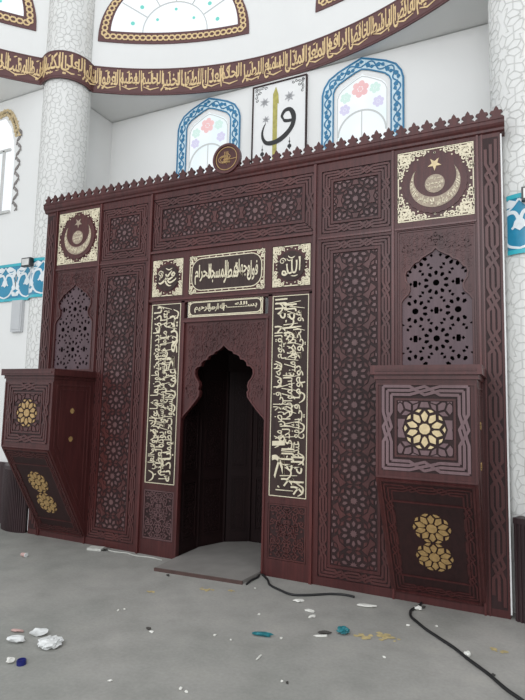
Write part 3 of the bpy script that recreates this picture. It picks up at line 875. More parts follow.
for s in (-1, 1):
    cx = s*2.065
    g, G, cz = gilt_square(cx, 3.214, 3.862, .322, .262, 11, 'gold_pale')
    m = MB(); n = 56
    m.prism(G, [(cx+(.262+(.008 if i % 2 else 0))*cos(2*pi*i/n), cz+(.262+(.008 if i % 2 else 0))*sin(2*pi*i/n)) for i in range(n)], 0, .008)
    m.build('medallion', 'wood', g)
    m = MB()
    # crescent: outer circle r .235, inner circle shifted up
    o = []; i_ = []
    R1, R2, dy = .212, .179, .060
    cc = (cx, cz-.004)
    # intersection angle
    yi = (R1*R1-R2*R2+dy*dy)/(2*dy); a1 = math.asin(max(-1, min(1, yi/R1))); a2 = math.asin(max(-1, min(1, (yi-dy)/R2)))
    K = 36
    for q in range(K+1):
        a = (pi-a1)+(a1+pi+ a1)*0
    A = [pi-a1+(2*a1+pi)*q/K for q in range(K+1)]
    B = [pi-a2+(2*a2+pi)*q/K for q in range(K+1)]
    for q in range(K):
        p = [(cc[0]+R1*cos(A[q]), cc[1]+R1*sin(A[q])), (cc[0]+R1*cos(A[q+1]), cc[1]+R1*sin(A[q+1])), (cc[0]+R2*cos(B[q+1]), cc[1]+dy+R2*sin(B[q+1])), (cc[0]+R2*cos(B[q]), cc[1]+dy+R2*sin(B[q]))]
        m.prism(G, p, .008, .012)
    m.disc(G, (cx, cz-.005), .083, .008, .012, 26)
    m.build('gilt_crescent', 'gilt_dim', g)
    m = MB(); sc = (cx-.0, cz+.172)
    m.prism(G, [(sc[0]+(.062 if q % 2 == 0 else .024)*sin(q*pi/5), sc[1]-(.062 if q % 2 == 0 else .024)*cos(q*pi/5)) for q in range(10)], .008, .013)
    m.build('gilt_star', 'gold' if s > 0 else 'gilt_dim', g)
    m = MB()
    ws = 'الله لا اله الا هو الحي القيوم لا تأخذه سنة ولا نوم له ما في السموات وما في الارض'.split()
    nW = 16
    for q in range(nW):
        f0, f1 = (q+.12)/nW, (q+.95)/nW
        def ring(u, v, h, cc=cc):
            f = u*(1)   # fraction along the crescent, left horn to right horn
            ao = A[0]+(A[-1]-A[0])*f; ai = B[0]+(B[-1]-B[0])*f
            po = (cc[0]+R1*cos(ao), cc[1]+R1*sin(ao)); pi_ = (cc[0]+R2*cos(ai), cc[1]+dy+R2*sin(ai))
            return G(po[0]+(pi_[0]-po[0])*v, po[1]+(pi_[1]-po[1])*v, h)
        text(m, ring, ws[q % len(ws)], f0, f1, .12, .88, .012, .015, bold=.03)
    for q, w in enumerate(('بسم الله', 'الرحمن', 'الرحيم')):
        text(m, G, w, cx-(.05 if q != 1 else .07), cx+(.05 if q != 1 else .07), cz+.022-.04*q, cz+.058-.04*q, .012, .015, bold=.02)
    m.build('gilt_lettering', 'gold_pale', g)

    # grille field
    g = bpy.data.objects.new('lattice_grille', None); COL.objects.link(g); g.parent = T; g.matrix_parent_inverse = Matrix.Identity(4)
    g.location = (cx, -.08, 1.93)
    m = MB(); V = plane(.035)
    for kind, p, whole in girih(cx-.292, cx+.292, 1.93, 2.965, cx, 2.66, .149):
        if kind == 'star':
            c = centre(p)
            if not whole: m.prism(V, p, 0, .014); continue
            k = len(p); hole = [(c[0]+.027*cos(atan2(y-c[1], x-c[0])), c[1]+.027*sin(atan2(y-c[1], x-c[0]))) for x, y in p]
        else:
            if not whole: m.prism(V, p, 0, .014); continue
            k = len(p); c = centre(p); rr = sqrt(area(p)/pi)*{'petal': .56, 'kite': .66, 'bow': .42}[kind]
            hole = [(c[0]+(x-c[0])*(rr*.62/hypot(x-c[0], y-c[1])+.16), c[1]+(y-c[1])*(rr*.62/hypot(x-c[0], y-c[1])+.16)) for x, y in p]
        # ring plate around the hole
        vs = [V(*q, 0) for q in p]+[V(*q, .014) for q in p]+[V(*q, .014) for q in hole]+[V(*q, 0) for q in hole]
        fs = []
        for i in range(k):
            j = (i+1) % k
            fs += [(k+i, k+j, 2*k+j, 2*k+i), (2*k+i, 2*k+j, 3*k+j, 3*k+i)]
        m.add(vs, fs)
    m.build('pierced_lattice', 'wood_grille', g, recalc=False)
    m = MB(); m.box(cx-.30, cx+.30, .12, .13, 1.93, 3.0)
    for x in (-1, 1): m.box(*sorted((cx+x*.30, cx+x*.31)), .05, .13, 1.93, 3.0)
    m.build('dark_void', 'void_dark', g)  # black box behind the piercings, painted stand-in for the unlit void
    m = MB(); spandrel(m, plane(.02), cx, .323, 3.14, GRILLE, -.03, .008); m.build('spandrel', 'wood', g)
    m = MB(); arch_line(m, plane(.012), cx, GRILLE, .012, 0, .010, .010); m.frame(plane(.012), cx-.318, cx+.318, 1.93, 3.135, .010, 0, .007); m.build('arch_moulding', 'wood_strap', g)
    m = MB(); arabesque(m, plane(.012), lambda x, z: not in_arch(GRILLE, x-cx, z, .03), cx-.30, cx+.30, 2.56, 3.11, .055, 5, .007, .0035, 0, 'x'); m.build('carved_scroll', 'wood', g)

# ---- text row over the niche
def tall_scroll(name, mdl): pass
for s, wrd in ((-1, 'محمد'), (1, 'الله')):
    cx = s*.7255
    g, G, cz = gilt_square(cx, 2.722, 3.132, .200, .150, 23, 'gold_pale', .040)
    m = MB(); m.disc(G, (cx, cz), .146, 0, .007, 40); m.build('medallion', 'panel_brown', g)
    m = MB()
    if s > 0:
        ST = [[(.088, .082, .020), (.092, .03, .013), (.090, -.055, .009)],
              [(.058, .050, .017), (.060, .0, .013), (.052, -.055, .013), (.034, -.072, .016), (.014, -.055, .016), (.010, .0, .011), (.008, .060, .017)],
              [(.012, -.055, .013), (-.005, -.075, .016), (-.030, -.062, .016), (-.040, -.015, .012), (-.044, .020, .016)],
              [(-.030, -.066, .013), (-.060, -.088, .018), (-.088, -.078, .016), (-.082, -.050, .014), (-.058, -.056, .014), (-.060, -.078, .012)],
              [(-.030, .098, .006), (.0, .075, .011), (.040, .088, .006)], [(-.045, .072, .006), (-.02, .050, .009), (.02, .066, .005)], [(.07, -.095, .005), (.04, -.105, .010), (.0, -.10, .004)]]
    else:
        ST = [[(.100, .030, .016), (.080, .052, .018), (.060, .030, .016), (.078, .012, .016), (.095, .028, .014)],
              [(.078, .010, .014), (.045, -.012, .018), (.010, -.018, .018), (-.020, .040, .014)],
              [(.058, .072, .010), (.020, .030, .018), (-.030, -.025, .020), (-.080, -.060, .020), (-.110, -.050, .010)],
              [(.000, -.015, .015), (.022, -.050, .018), (.050, -.055, .018), (.100, -.030, .014), (.115, -.010, .006)],
              [(-.030, -.020, .015), (-.010, -.060, .018), (.020, -.088, .014), (.055, -.090, .006)],
              [(-.060, .040, .012), (-.075, .0, .010)], [(-.02, .105, .006), (.02, .085, .012), (.06, .10, .006)], [(-.09, .03, .006), (-.10, -.02, .010)]]
    for st in ST:
        c = catmull(st, 6); m.ribbon(G, [(cx+a, cz+b) for a, b, w in c], [w for a, b, w in c], .007, .013)
    curl(m, G, (cx-.09, cz+.05), .035, 0, 1, 1.3, .008, .007, .012)
    m.build('gilt_lettering', 'gold_pale', g)
# cartouches
def cartouche(x0, x1, z0, z1, txts, rr, pad, mat, cell):
    g = panel_ground(x0, x1, z0, z1, .006, 'wood', 'gilt_panel'); G = plane(.006); hw = (x1-x0)/2; H = (z1-z0)/2; cx = (x0+x1)/2; cz = (z0+z1)/2
    def dist(x, z):
        dx = max(0, abs(x-cx)-(hw-pad-rr)); dz = max(0, abs(z-cz)-(H-pad-rr)); return hypot(dx, dz)-rr
    m = MB(); m.frame(G, x0+.004, x1-.004, z0+.004, z1-.004, .010, 0, .006)
    arabesque(m, G, lambda x, z: dist(x, z) > .004 and abs(x-cx) < hw-.006 and abs(z-cz) < H-.006, x0+.01, x1-.01, z0+.01, z1-.01, cell, 31, cell*.3, .006, 0, 'xz')
    ol = []
    for q in range(4):
        ccx = cx+(hw-pad-rr)*(1 if q in (0, 3) else -1); ccz = cz+(H-pad-rr)*(1 if q < 2 else -1)
        for k in range(7): a = pi/2*q+pi/2*k/6; ol.append((ccx+rr*cos(a), ccz+rr*sin(a)))
    m.ribbon(G, ol, .009, 0, .009, True)
    m.build('gilt_arabesque', mat, g)
    m = MB(); m.prism(G, ol, 0, .007); m.build('medallion', 'panel_brown', g)
    m = MB()
    for q, args in enumerate(txts): text(m, G, *args[:5], .007, .012+.0005*q, bold=args[5] if len(args) > 5 else .012)
    m.build('gilt_lettering', mat, g)
cartouche(-.445, .445, 2.722, 3.132, [
    ('فول', .25, .37, 2.82, 3.02), ('وجهك', .10, .28, 2.86, 3.05), ('شطر', -.02, .15, 2.81, 3.03), ('المسجد', -.21, .02, 2.83, 3.05), ('الحرام', -.37, -.17, 2.82, 3.03)], .12, .035, 'gold_pale', .042)
cartouche(-.445, .435, 2.472, 2.652, [
    ('بســــــــم', -.02, .37, 2.525, 2.585, .015), ('الله', .12, .26, 2.575, 2.61, .02), ('الله الرحمن', -.19, .0, 2.525, 2.605, .02), ('الرحيم', -.36, -.17, 2.52, 2.61, .02)], .05, .022, 'gold_pale', .03)
# tall calligraphy panels
AK = 'الله لا اله الا هو الحي القيوم لا تأخذه سنة ولا نوم له ما في السموات وما في الارض من ذا الذي يشفع عنده الا باذنه يعلم ما بين ايديهم وما خلفهم ولا يحيطون بشيء من علمه الا بما شاء وسع كرسيه السموات والارض ولا يؤده حفظهما وهو العلي العظيم'
WD = AK.split(); hf = len(WD)//2
def pack(ws, lim=9):
    out = []; cur = ''
    for w in ws:
        if cur and len(cur)+len(w)+1 > lim: out.append(cur); cur = w
        else: cur = (cur+' '+w).strip()
    if cur: out.append(cur)
    return out
for s in (1, -1):
    cx = s*.725; x0, x1 = cx-.192, cx+.192; z0, z1 = .728, 2.642
    g = panel_ground(x0, x1, z0, z1, .008, 'panel_brown', 'gilt_panel'); G = plane(.008)
    m = MB(); m.frame(G, x0+.004, x1-.004, z0+.004, z1-.004, .007, 0, .007); m.build('gilt_frame', 'gold_pale', g)
    m = MB()
    chunks = pack(WD[:hf] if s > 0 else WD[hf:], 9)
    n = len(chunks)
    def rot(u, v, h): return G(x1-.03-v, z0+.03+u, h)
    L = (z1-z0-.06); Wd = (x1-x0-.06)
    # two interleaved rows of words, read with the panel turned on its side
    half = (n+2)//3
    for i in range(3*half):
        row = i % 3; j = i//3
        u1 = L-L*(j+.2*row)/(half+.4)+.012; u0 = u1-L/(half+.4)*1.03
        u0 = max(0, u0); u1 = min(L, u1)
        v0, v1 = ((Wd*.60, Wd), (Wd*.30, Wd*.70), (0, Wd*.40))[row]
        text(m, rot, chunks[i % n], u0, u1, v0, v1, 0, .0062+.0006*((i*2+row) % 5), bold=.004)
    rn = random.Random(5+s)
    for i in range(26):
        u = L*(i+.5)/26; a = rn.uniform(.03, .4)*Wd; b = a+rn.uniform(.4, .58)*Wd
        m.ribbon(rot, [(u, a), (u+rn.uniform(-.05, .05), b)], [.005, .009], 0, .0056+.0001*(i % 4))
    for i in range(13):
        u = L*(i+.3)/13; v = rn.choice((.12, .5, .86))*Wd
        pts = catmull([(u-.05, v+.02), (u-.02, v-.025), (u+.03, v-.03), (u+.06, v+.03)], 4)
        m.ribbon(rot, pts, [.006+.009*sin(pi*q/(len(pts)-1)) for q in range(len(pts))], 0, .0051+.0001*(i % 3))
        leaf(m, rot, (u+.03, rn.uniform(.1, .9)*Wd), rn.uniform(0, 6), .03, .015, 0, .007)
    m.build('gilt_lettering', 'gold_pale', g)
    # lower carved floral panel
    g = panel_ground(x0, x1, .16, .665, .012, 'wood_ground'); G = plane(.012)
    m = MB(); m.frame(G, x0+.004, x1-.004, .164, .661, .012, 0, .010)
    arabesque(m, G, lambda x, z: abs(x-cx) < .17, x0+.02, x1-.02, .18, .645, .06, 41, .010, .008, 0, 'x')
    m.build('carved_scroll', 'wood_strap' if s > 0 else 'wood_star', g)

# ---- niche
m = MB(); spandrel(m, plane(.02), 0, .49, 2.42, NICHE, -.035, .008)
n0 = part(m, 'spandrel', 'wood')
m = MB(); arabesque(m, plane(.012), lambda x, z: not in_arch(NICHE, x, z, .03) and abs(x) < .44, -.445, .445, 1.60, 2.40, .062, 51, .009, .006, 0, 'x'); m.build('carved_scroll', 'wood_strap', n0)
m = MB(); arch_line(m, plane(.012), 0, NICHE[1:], .012, 0, .009, .012); m.build('arch_moulding', 'wood_moulding', n0)
# polygonal lining with vertical ribs and a faceted half dome
ZP = .03
plan = [(-.50, .05), (-.50, .42), (-.36, .76), (-.12, .93), (.12, .93), (.36, .76), (.50, .42), (.50, .05)]
m = MB(); vs = []; fs = []
levels = [(0, 1), (1.95, 1), (2.15, .82), (2.30, .5), (2.36, .05)]
np_ = len(plan)
for z, k in levels:
    for x, y in plan: vs.append((x*k, .05+(y-.05)*k, z))
for l in range(len(levels)-1):
    for i in range(np_-1):
        a = l*np_+i; fs.append((a, a+1, a+1+np_, a+np_))
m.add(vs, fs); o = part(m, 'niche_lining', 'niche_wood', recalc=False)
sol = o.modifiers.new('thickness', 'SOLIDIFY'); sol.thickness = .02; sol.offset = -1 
m = MB()
for i in range(1, np_-1):
    x, y = plan[i]; d = hypot(x, y-.3); ux, uy = -x/d, -(y-.3)/d
    m.box(x+ux*.012-.012, x+ux*.012+.012, y+uy*.012-.012, y+uy*.012+.012, ZP, 1.95)
m.build('corner_rib', 'niche_wood', o)
for i in range(np_-1):
    m = MB(); (xa, ya), (xb, yb) = plan[i], plan[i+1]; L = hypot(xb-xa, yb-ya)
    Sx = affine((xa, ya, 0), (xb-xa, yb-ya, 0), (0, 0, 1))
    if L > .2:
        for z0, z1 in ((.15, .75), (.85, 1.85)):
            m.frame(Sx, .06, L-.06, z0, z1, .018, .002, .014)
            lattice(m, Sx, .085, L-.085, z0+.03, z1-.03, L/2, (z0+z1)/2, .11, .010, mi=(0, 0))
        m.build('carved_scroll', 'niche_wood', o)

# ---- cornice, cresting and medallion
m = MB(); prof = [(0.0, 3.895), (-.018, 3.905), (-.022, 3.925), (-.036, 3.94), (-.045, 3.958), (-.045, 3.985), (-.05, 3.99), (-.05, 4.005), (.10, 4.005), (.10, 3.895)]
XE = 2.625
vs = [(x, y, z) for x in (-XE, XE) for y, z in prof]; k = len(prof)
m.add(vs, [tuple(range(k)), tuple(range(k, 2*k))]+[(i, (i+1) % k, k+(i+1) % k, k+i) for i in range(k)])
part(m, 'cornice', 'wood')
mer = [(-.052, 0), (.052, 0), (.052, .014), (.030, .026), (.036, .040), (.050, .052), (.040, .068), (.020, .070), (.014, .088), (0, .108), (-.014, .088), (-.020, .070), (-.040, .068), (-.050, .052), (-.036, .040), (-.030, .026), (-.052, .014)]
NM = 47; me0 = None
for i in range(NM):
    x = -2.565+5.13*i/(NM-1)
    if me0 is None:
        m = MB(); m.prism(plane(0), [(a, b) for a, b in mer], -.012, .012); o = m.build('merlon', 'wood', None); me0 = o.data
    else: o = bpy.data.objects.new('merlon', me0); COL.objects.link(o)
    o.parent = T; o.location = (x, -.105, 4.004)
m = MB(); Rn = plane(-.055); c = (0, 4.118)
m.disc(Rn, c, .150, -.03, 0, 48); med = part(m, 'roundel', 'wood'); med['label'] = 'round wooden medallion with gilt monogram'
m = MB(); m.annulus(Rn, c, .138, .162, -.034, .010, 48); m.build('rim', 'wood_moulding', med)
m = MB(); m.annulus(Rn, c, .118, .125, 0, .006, 44)
z = c[1]
for x in (-.018, .0, .018):
    m.ribbon(Rn, [(x, z-.03), (x-.004, z+.075)], [.007, .006], 0, .006)
for rr, dx in ((.062, -.03), (.045, -.025)):
    m.ribbon(Rn, [(dx+rr*cos(a*pi/12), z-.005+rr*.62*sin(a*pi/12)) for a in range(3, 22)], .006, 0, .006)
m.ribbon(Rn, catmull([(.018, z+.05), (.045, z+.02), (.03, z-.01), (.07, z-.012), (.118, z-.008)], 4), .006, 0, .006)
text(m, Rn, 'بسم الله', -.045, .045, z-.065, z-.015, 0, .007, bold=.03)
text(m, Rn, 'الرحمن الرحيم', -.035, .035, z-.030, z+.012, 0, .007, bold=.03)
m.build('gilt_monogram', 'gold_dark', med)

# ---- hanging balcony boxes (preacher's boxes) on both wings
def balcony(s, lab):
    cx = s*2.052; hw = .362; B = thing('balcony', lab, 'balcony', (cx, -.3, .06), 'balcony boxes on the screen wings')
    YF = -.58; Z0, Z1, Z2 = .06, 1.06, 1.80
    xo0, xo1 = cx-hw, cx+hw
    # front board
    m = MB(); m.box(xo0+.001, xo1-.001, YF-.0005, YF+.03, Z1+.001, Z2); fb = m.build('front_board', 'wood', B)
    S = plane(YF); fx0, fx1, fz0, fz1 = cx-.318, cx+.318, 1.118, 1.762
    m = MB(); m.frame(S, xo0+.004, xo1-.004, Z1+.004, Z2-.03, .014, 0, .008); m.frame(S, cx-.218, cx+.218, 1.222, 1.658, .016, 0, .009); m.build('bead', 'wood_strap', fb)
    m = MB(); m.rect(S, fx0, fx1, fz0, fz1, 0, .001)
    m.build('shade_ground', 'wood_ground', fb)
    m = MB(); border(m, plane(YF-.001), fx0+.002, fx1-.002, fz0+.002, fz1-.002, .088, rw=.021, h=.010, per=.27); m.build('interlace_border', 'wood_sheen' if s > 0 else 'wood_strap', fb)  # right side in paler wood: painted sheen, its left twin stays plain
    mg = MB(); mw = MB(); cz = 1.435; G = plane(YF-.001)
    sq = (cx-.200, cx+.200, 1.240, 1.640)
    for kind, p, whole in girih(*sq, cx, cz, .150):
        c = centre(p); d = hypot(c[0]-cx, c[1]-cz)
        if kind == 'star' and d < .05: mg.prism(G, [(c[0]+.040*cos(a*pi/5), c[1]+.040*sin(a*pi/5)) for a in range(10)], 0, .009)
        elif d > .150: mw.prism(G, shrink(p, .74), 0, .007)
    for kind, p in rosette(cx, cz, .150):
        if kind == 'petal': mg.prism(G, shrink(p, .72), 0, .008)
        elif kind == 'kite': mg.prism(G, shrink(p, .50), 0, .007)
    mg.build('gilt_rosette', 'gold' if s > 0 else 'gold_dark', fb); mw.build('star_lattice', 'wood_sheen' if s > 0 else 'wood_strap', fb)  # right twin gets lighter gold and wood, its brighter light painted in
    # sides
    for q in (-1, 1):
        x = xo0 if q < 0 else xo1
        m = MB(); poly = [(0, Z0), (YF, Z1), (YF, Z2), (0, Z2)]
        A, Bx = (x, x+.025) if q < 0 else (x-.025, x)
        vs = [(A, y, z) for y, z in poly]+[(Bx, y, z) for y, z in poly]
        m.add(vs, [(0, 1, 2, 3), (7, 6, 5, 4)]+[(i, (i+1) % 4, 4+(i+1) % 4, 4+i) for i in range(4)])
        sb = m.build('side_board', 'wood', B)
        Sd = affine((x, 0, 0), (0, 1 if q > 0 else -1, 0), (0, 0, 1))
        sg = 1 if q > 0 else -1
        m = MB()
        U = lambda y: y*sg
        out = [(-.05, .24), (-.53, 1.09), (-.53, 1.74), (-.05, 1.74)]
        m.ribbon(Sd, [(U(y), z) for y, z in out], .014, 0, .008, True)
        out = [(-.10, .42), (-.48, 1.11), (-.48, 1.69), (-.10, 1.69)]
        m.ribbon(Sd, [(U(y), z) for y, z in out], .010, 0, .006, True)
        m.build('bead', 'wood_strap', sb)
        m = MB()
        for z in (1.163, 1.464):
            for kind, p in rosette(U(-.305), z, .033):
                if kind == 'star': m.prism(Sd, p, 0, .008)
                elif kind == 'petal': m.prism(Sd, shrink(p, .8), 0, .007)
        m.build('gilt_rosette', 'gold_dark', sb)
    # slanting underside
    L = hypot(.58, 1.0); Sl = affine((cx, 0, Z0), (1, 0, 0), (0, -.58, 1.0))
    m = MB(); m.rect(Sl, -hw+.024, hw-.024, 0, L, -.03, 0); sl = m.build('slanting_board', 'wood', B)
    m = MB(); m.frame(Sl, -hw+.026, hw-.026, .01, L-.01, .016, 0, .010); m.frame(Sl, -.27, .27, .20, L-.20, .012, 0, .008)
    border(m, Sl, -.318, .318, .045, L-.045, .075, rw=.012, h=.007, per=.20)
    m.build('interlace_border', 'wood', sl)
    m = MB(); m.rect(Sl, -.325, .325, .04, L-.04, 0, .001); m.build('shade_ground', 'wood_ground', sl)  # dark sheet over the slope, painting the shade of its underside
    mg = MB(); G2 = Sl
    for vz in (.440, .722):
        c0 = (.013 if s > 0 else -.013, vz)
        for kind, p in rosette(c0[0], c0[1], .141):
            # turn by 18 degrees so the two flowers share an edge
            if kind == 'star': mg.prism(G2, [(c0[0]+.040*cos(a*pi/5), c0[1]+.040*sin(a*pi/5)) for a in range(10)], .001, .010)
            elif kind == 'petal': mg.prism(G2, shrink(p, .76), .001, .009)
            else: mg.prism(G2, shrink(p, .55), .001, .008)
    mg.build('gilt_rosette', 'gold_dark', sl)
    # cornice rail
    m = MB()
    m.box(xo0-.012, xo1+.012, YF-.012, 0, 1.80, 1.835); m.box(xo0-.036, xo1+.036, YF-.036, 0, 1.835, 1.905)
    cr = m.build('top_rail', 'wood_moulding' if s > 0 else 'wood', B)
    m = MB()
    m.ribbon(plane(YF-.036), [(xo0+.0, 1.868), (xo1, 1.868)], .018, 0, .006); m.build('bead', 'wood_strap', cr)
    return B
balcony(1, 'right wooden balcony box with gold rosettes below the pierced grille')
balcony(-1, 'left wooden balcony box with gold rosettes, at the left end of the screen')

# ---- threshold slab
m = MB()
poly = [(-.445, -.385), (.440, -.315), (.468, -.02), (.468, .30), (-.468, .30), (-.468, -.02)]
k = len(poly)
m.add([(x, y, z) for z in (.0, .032) for x, y in poly], [tuple(range(k)), tuple(range(k, 2*k))]+[(i, (i+1) % k, k+(i+1) % k, k+i) for i in range(k)])
inner = [(-.468, .30), (.468, .30), (.47, .42), (.345, .735), (.115, .90), (-.115, .90), (-.345, .735), (-.47, .42)]
k = len(inner)
m.add([(x, y, z) for z in (.0, .032) for x, y in inner], [tuple(range(k)), tuple(range(k, 2*k))]+[(i, (i+1) % k, k+(i+1) % k, k+i) for i in range(k)])
simple('stone_slab', (.24, .225, .21), .6, 0, .12, 5)
sl = m.build('threshold_slab', 'stone_slab'); tag(sl, 'low grey stone slab at the foot of the niche opening', 'slab')
m = MB(); m.add([(-.452, -.398, 0), (.448, -.327, 0), (.448, -.314, 0), (-.452, -.385, 0), (-.452, -.398, .030), (.448, -.327, .030), (.448, -.314, .030), (-.452, -.385, .030)], [(0, 1, 2, 3), (4, 5, 6, 7), (0, 1, 5, 4), (1, 2, 6, 5), (2, 3, 7, 6), (3, 0, 4, 7)])
e = m.build('edge', 'stone_edge'); e.parent = sl; e['label'] = 'reddish brown front edge'

# ================================================================== FLOODLIGHT AND GREY WALL BLOCK
fl = thing('floodlight', 'small black floodlight on the left column above the blue frieze', 'floodlight', (-2.95, .05, 3.37))
m = MB(); m.box(-3.035, -2.875, .02, .07, 3.265, 3.378); m.build('housing', 'lamp_black', fl)
m = MB(); m.box(-3.018, -2.897, .012, .02, 3.28, 3.362); o = m.build('lens', 'lamp_glass', fl)
m = MB(); m.box(-2.98, -2.93, .07, .115, 3.29, 3.35); m.build('bracket', 'lamp_black', fl)
fl = thing('floodlight', 'floodlight at the right edge of the photo, on the right column above the blue frieze', 'floodlight', (2.81, .05, 3.40))
m = MB(); m.box(2.738, 2.898, .02, .07, 3.290, 3.402); m.build('housing', 'lamp_black', fl)
m = MB(); m.box(2.752, 2.884, .012, .02, 3.304, 3.388); m.build('lens', 'lamp_glass', fl)
m = MB(); m.box(2.80, 2.85, .07, .115, 3.31, 3.37); m.build('bracket', 'lamp_black', fl)
wb = MB(); wb.box(-3.318, -3.13, .15, .20, 2.45, 2.867); o = wb.build('wall_block', 'block_grey'); tag(o, 'pale grey upright block on the wall under the left blue frieze', 'electrical box')  # plain upright grey block on the wall, purpose not settled
m = MB(); m.box(-3.30, -3.15, .144, .15, 2.48, 2.84); d = m.build('raised_face', 'block_grey'); d.parent = o

# ================================================================== CABLES AND LITTER
def tube(name, pts, r, mat, lab, cat, z=None, seed=0, group=None):
    rn = random.Random(seed); P = catmull([(x, y, r+(zz if zz else 0)) for x, y, zz in pts], 6)
    m = MB(); n = 8; vs = []; fs = []
    for i, p in enumerate(P):
        a = P[max(0, i-1)]; b = P[min(len(P)-1, i+1)]
        d = Vector((b[0]-a[0], b[1]-a[1], b[2]-a[2])).normalized(); s = d.cross(Vector((0, 0, 1))).normalized(); u = s.cross(d)
        for k in range(n):
            q = Vector(p)+s*r*cos(2*pi*k/n)+u*r*sin(2*pi*k/n); vs.append(tuple(q))
    for i in range(len(P)-1):
        for k in range(n): fs.append((i*n+k, i*n+(k+1) % n, (i+1)*n+(k+1) % n, (i+1)*n+k))
    fs += [tuple(range(n)), tuple(range(len(P)*n-n, len(P)*n))]
    m.add(vs, fs); return tag(m.build(name, mat, smooth=True), lab, cat, group)
tube('cable', [(.50, -.012, .0), (.60, -.12, 0), (.675, -.23, 0), (.80, -.305, 0), (.937, -.355, 0), (1.069, -.29, 0), (1.209, -.185, 0), (1.328, -.142, 0), (1.41, -.152, 0)], .010, 'cable_rubber', 'black cable curling along the screen foot right of the niche', 'cable')
tube('cable', [(1.93, -.015, 0), (1.925, -.10, 0), (1.885, -.22, 0), (1.905, -.34, 0), (1.96, -.42, 0), (2.034, -.516, 0), (2.151, -.636, 0), (2.26, -.746, 0), (2.336, -.845, 0), (2.413, -.934, 0), (2.484, -1.018, 0), (2.568, -1.137, 0), (2.66, -1.235, 0), (2.78, -1.36, 0)], .0105, 'cable_rubber', 'long black cable running from under the right balcony to the lower right corner', 'cable')
tube('cable', [(.475, -.035, 0), (.49, -.10, 0), (.478, -.20, 0), (.485, -.315, 0)], .009, 'cable_rubber', 'short black cable beside the right end of the stone slab', 'cable')
tube('cable', [(-1.34, -.06, 0), (-1.20, -.10, 0), (-1.05, -.075, 0), (-.90, -.10, 0), (-.72, -.075, 0), (-.58, -.10, 0)], .005, 'paper_grey', 'thin grey cord on the floor left of the stone slab', 'cord')

def crumple(name, x, y, sx, sy, sz, mat, lab, cat, seed=0, rot=0, sub=2, amt=.35, parent=None):
    rn = random.Random(seed); bm = bmesh.new(); bmesh.ops.create_icosphere(bm, subdivisions=sub, radius=1)
    for v in bm.verts:
        v.co *= 1+rn.uniform(-amt, amt*.5)
        v.co.x *= sx; v.co.y *= sy; v.co.z *= sz
    bmesh.ops.rotate(bm, verts=bm.verts, cent=(0, 0, 0), matrix=Matrix.Rotation(rot, 3, 'Z'))
    zm = min(v.co.z for v in bm.verts)
    for v in bm.verts: v.co.z -= zm
    me = bpy.data.meshes.new(name); bm.to_mesh(me); bm.free(); me.materials.append(MATS[mat])
    o = bpy.data.objects.new(name, me); COL.objects.link(o); o.location = (x, y, .0)
    if lab: tag(o, lab, cat, {'plaster_crumb': 'plaster crumbs on the floor', 'debris_chip': 'dark chips on the floor', 'plastic_scrap': 'plastic scraps on the floor', 'paper_scrap': 'paper scraps on the floor'}.get(name))
    return o
crumple('plastic_bag', -.10, -1.965, .080, .080, .026, 'plastic_white', 'largest crumpled translucent white plastic bag at lower left', 'plastic bag', 1, .5, 3, .3)
crumple('plastic_scrap', -.335, -2.03, .064, .032, .020, 'plastic_white', 'white crumpled scrap left of the largest plastic bag', 'scrap', 2, .5)
crumple('plastic_scrap', -.285, -1.885, .058, .036, .024, 'plastic_white', 'white crumpled scrap directly behind the largest plastic bag', 'scrap', 3, .6)
crumple('paper_scrap', -.46, -1.915, .050, .018, .010, 'paper_pink', 'pinkish paper scrap behind the white scraps at lower left', 'scrap', 4, .2)
crumple('plastic_scrap', -.133, -2.235, .026, .020, .018, 'chip_white', 'small cream scrap touching the dark blue cap', 'scrap', 5, .7)
# blue cap
m = MB(); Zs = lambda u, v, h: (u, v, h)
n = 24; m.prism(Zs, [(-.062+(.027+(.001 if i % 2 else 0))*cos(2*pi*i/n), -2.214+(.027+(.001 if i % 2 else 0))*sin(2*pi*i/n)) for i in range(n)], 0, .024)
m.annulus(Zs, (-.062, -2.214), .018, .025, .024, .028, 24)
tag(m.build('bottle_cap', 'plastic_blue'), 'dark blue plastic cap on the floor at lower left', 'bottle cap')
# crushed carton
m = MB(); S0 = affine((-1.43, -.11, .001), (cos(.35), sin(.35)-.35, 0), (0, 0, 1))
def quadbox(m, c, a, L, Wd, H, tilt=0):
    ux, uy = cos(a), sin(a); vx, vy = -uy, ux
    vs = []
    for sx in (-.5, .5):
        for sy in (-.5, .5):
            for sz in (0, 1): vs.append((c[0]+ux*sx*L+vx*sy*Wd, c[1]+uy*sx*L+vy*sy*Wd, c[2]+sz*H+tilt*max(0, sx)))
    m.add(vs, [(0, 1, 3, 2), (4, 6, 7, 5), (0, 4, 5, 1), (2, 3, 7, 6), (0, 2, 6, 4), (1, 5, 7, 3)])
quadbox(m, (-1.425, -.115, 0), .25, .16, .10, .022)
o = m.build('carton', 'paper_grey'); tag(o, 'small flattened grey carton lying against the foot of the screen, left', 'carton')
m = MB(); quadbox(m, (-1.32, -.085, .0), .25, .055, .09, .003, .05); f_ = m.build('flap', 'scrap_dark'); f_.parent = o
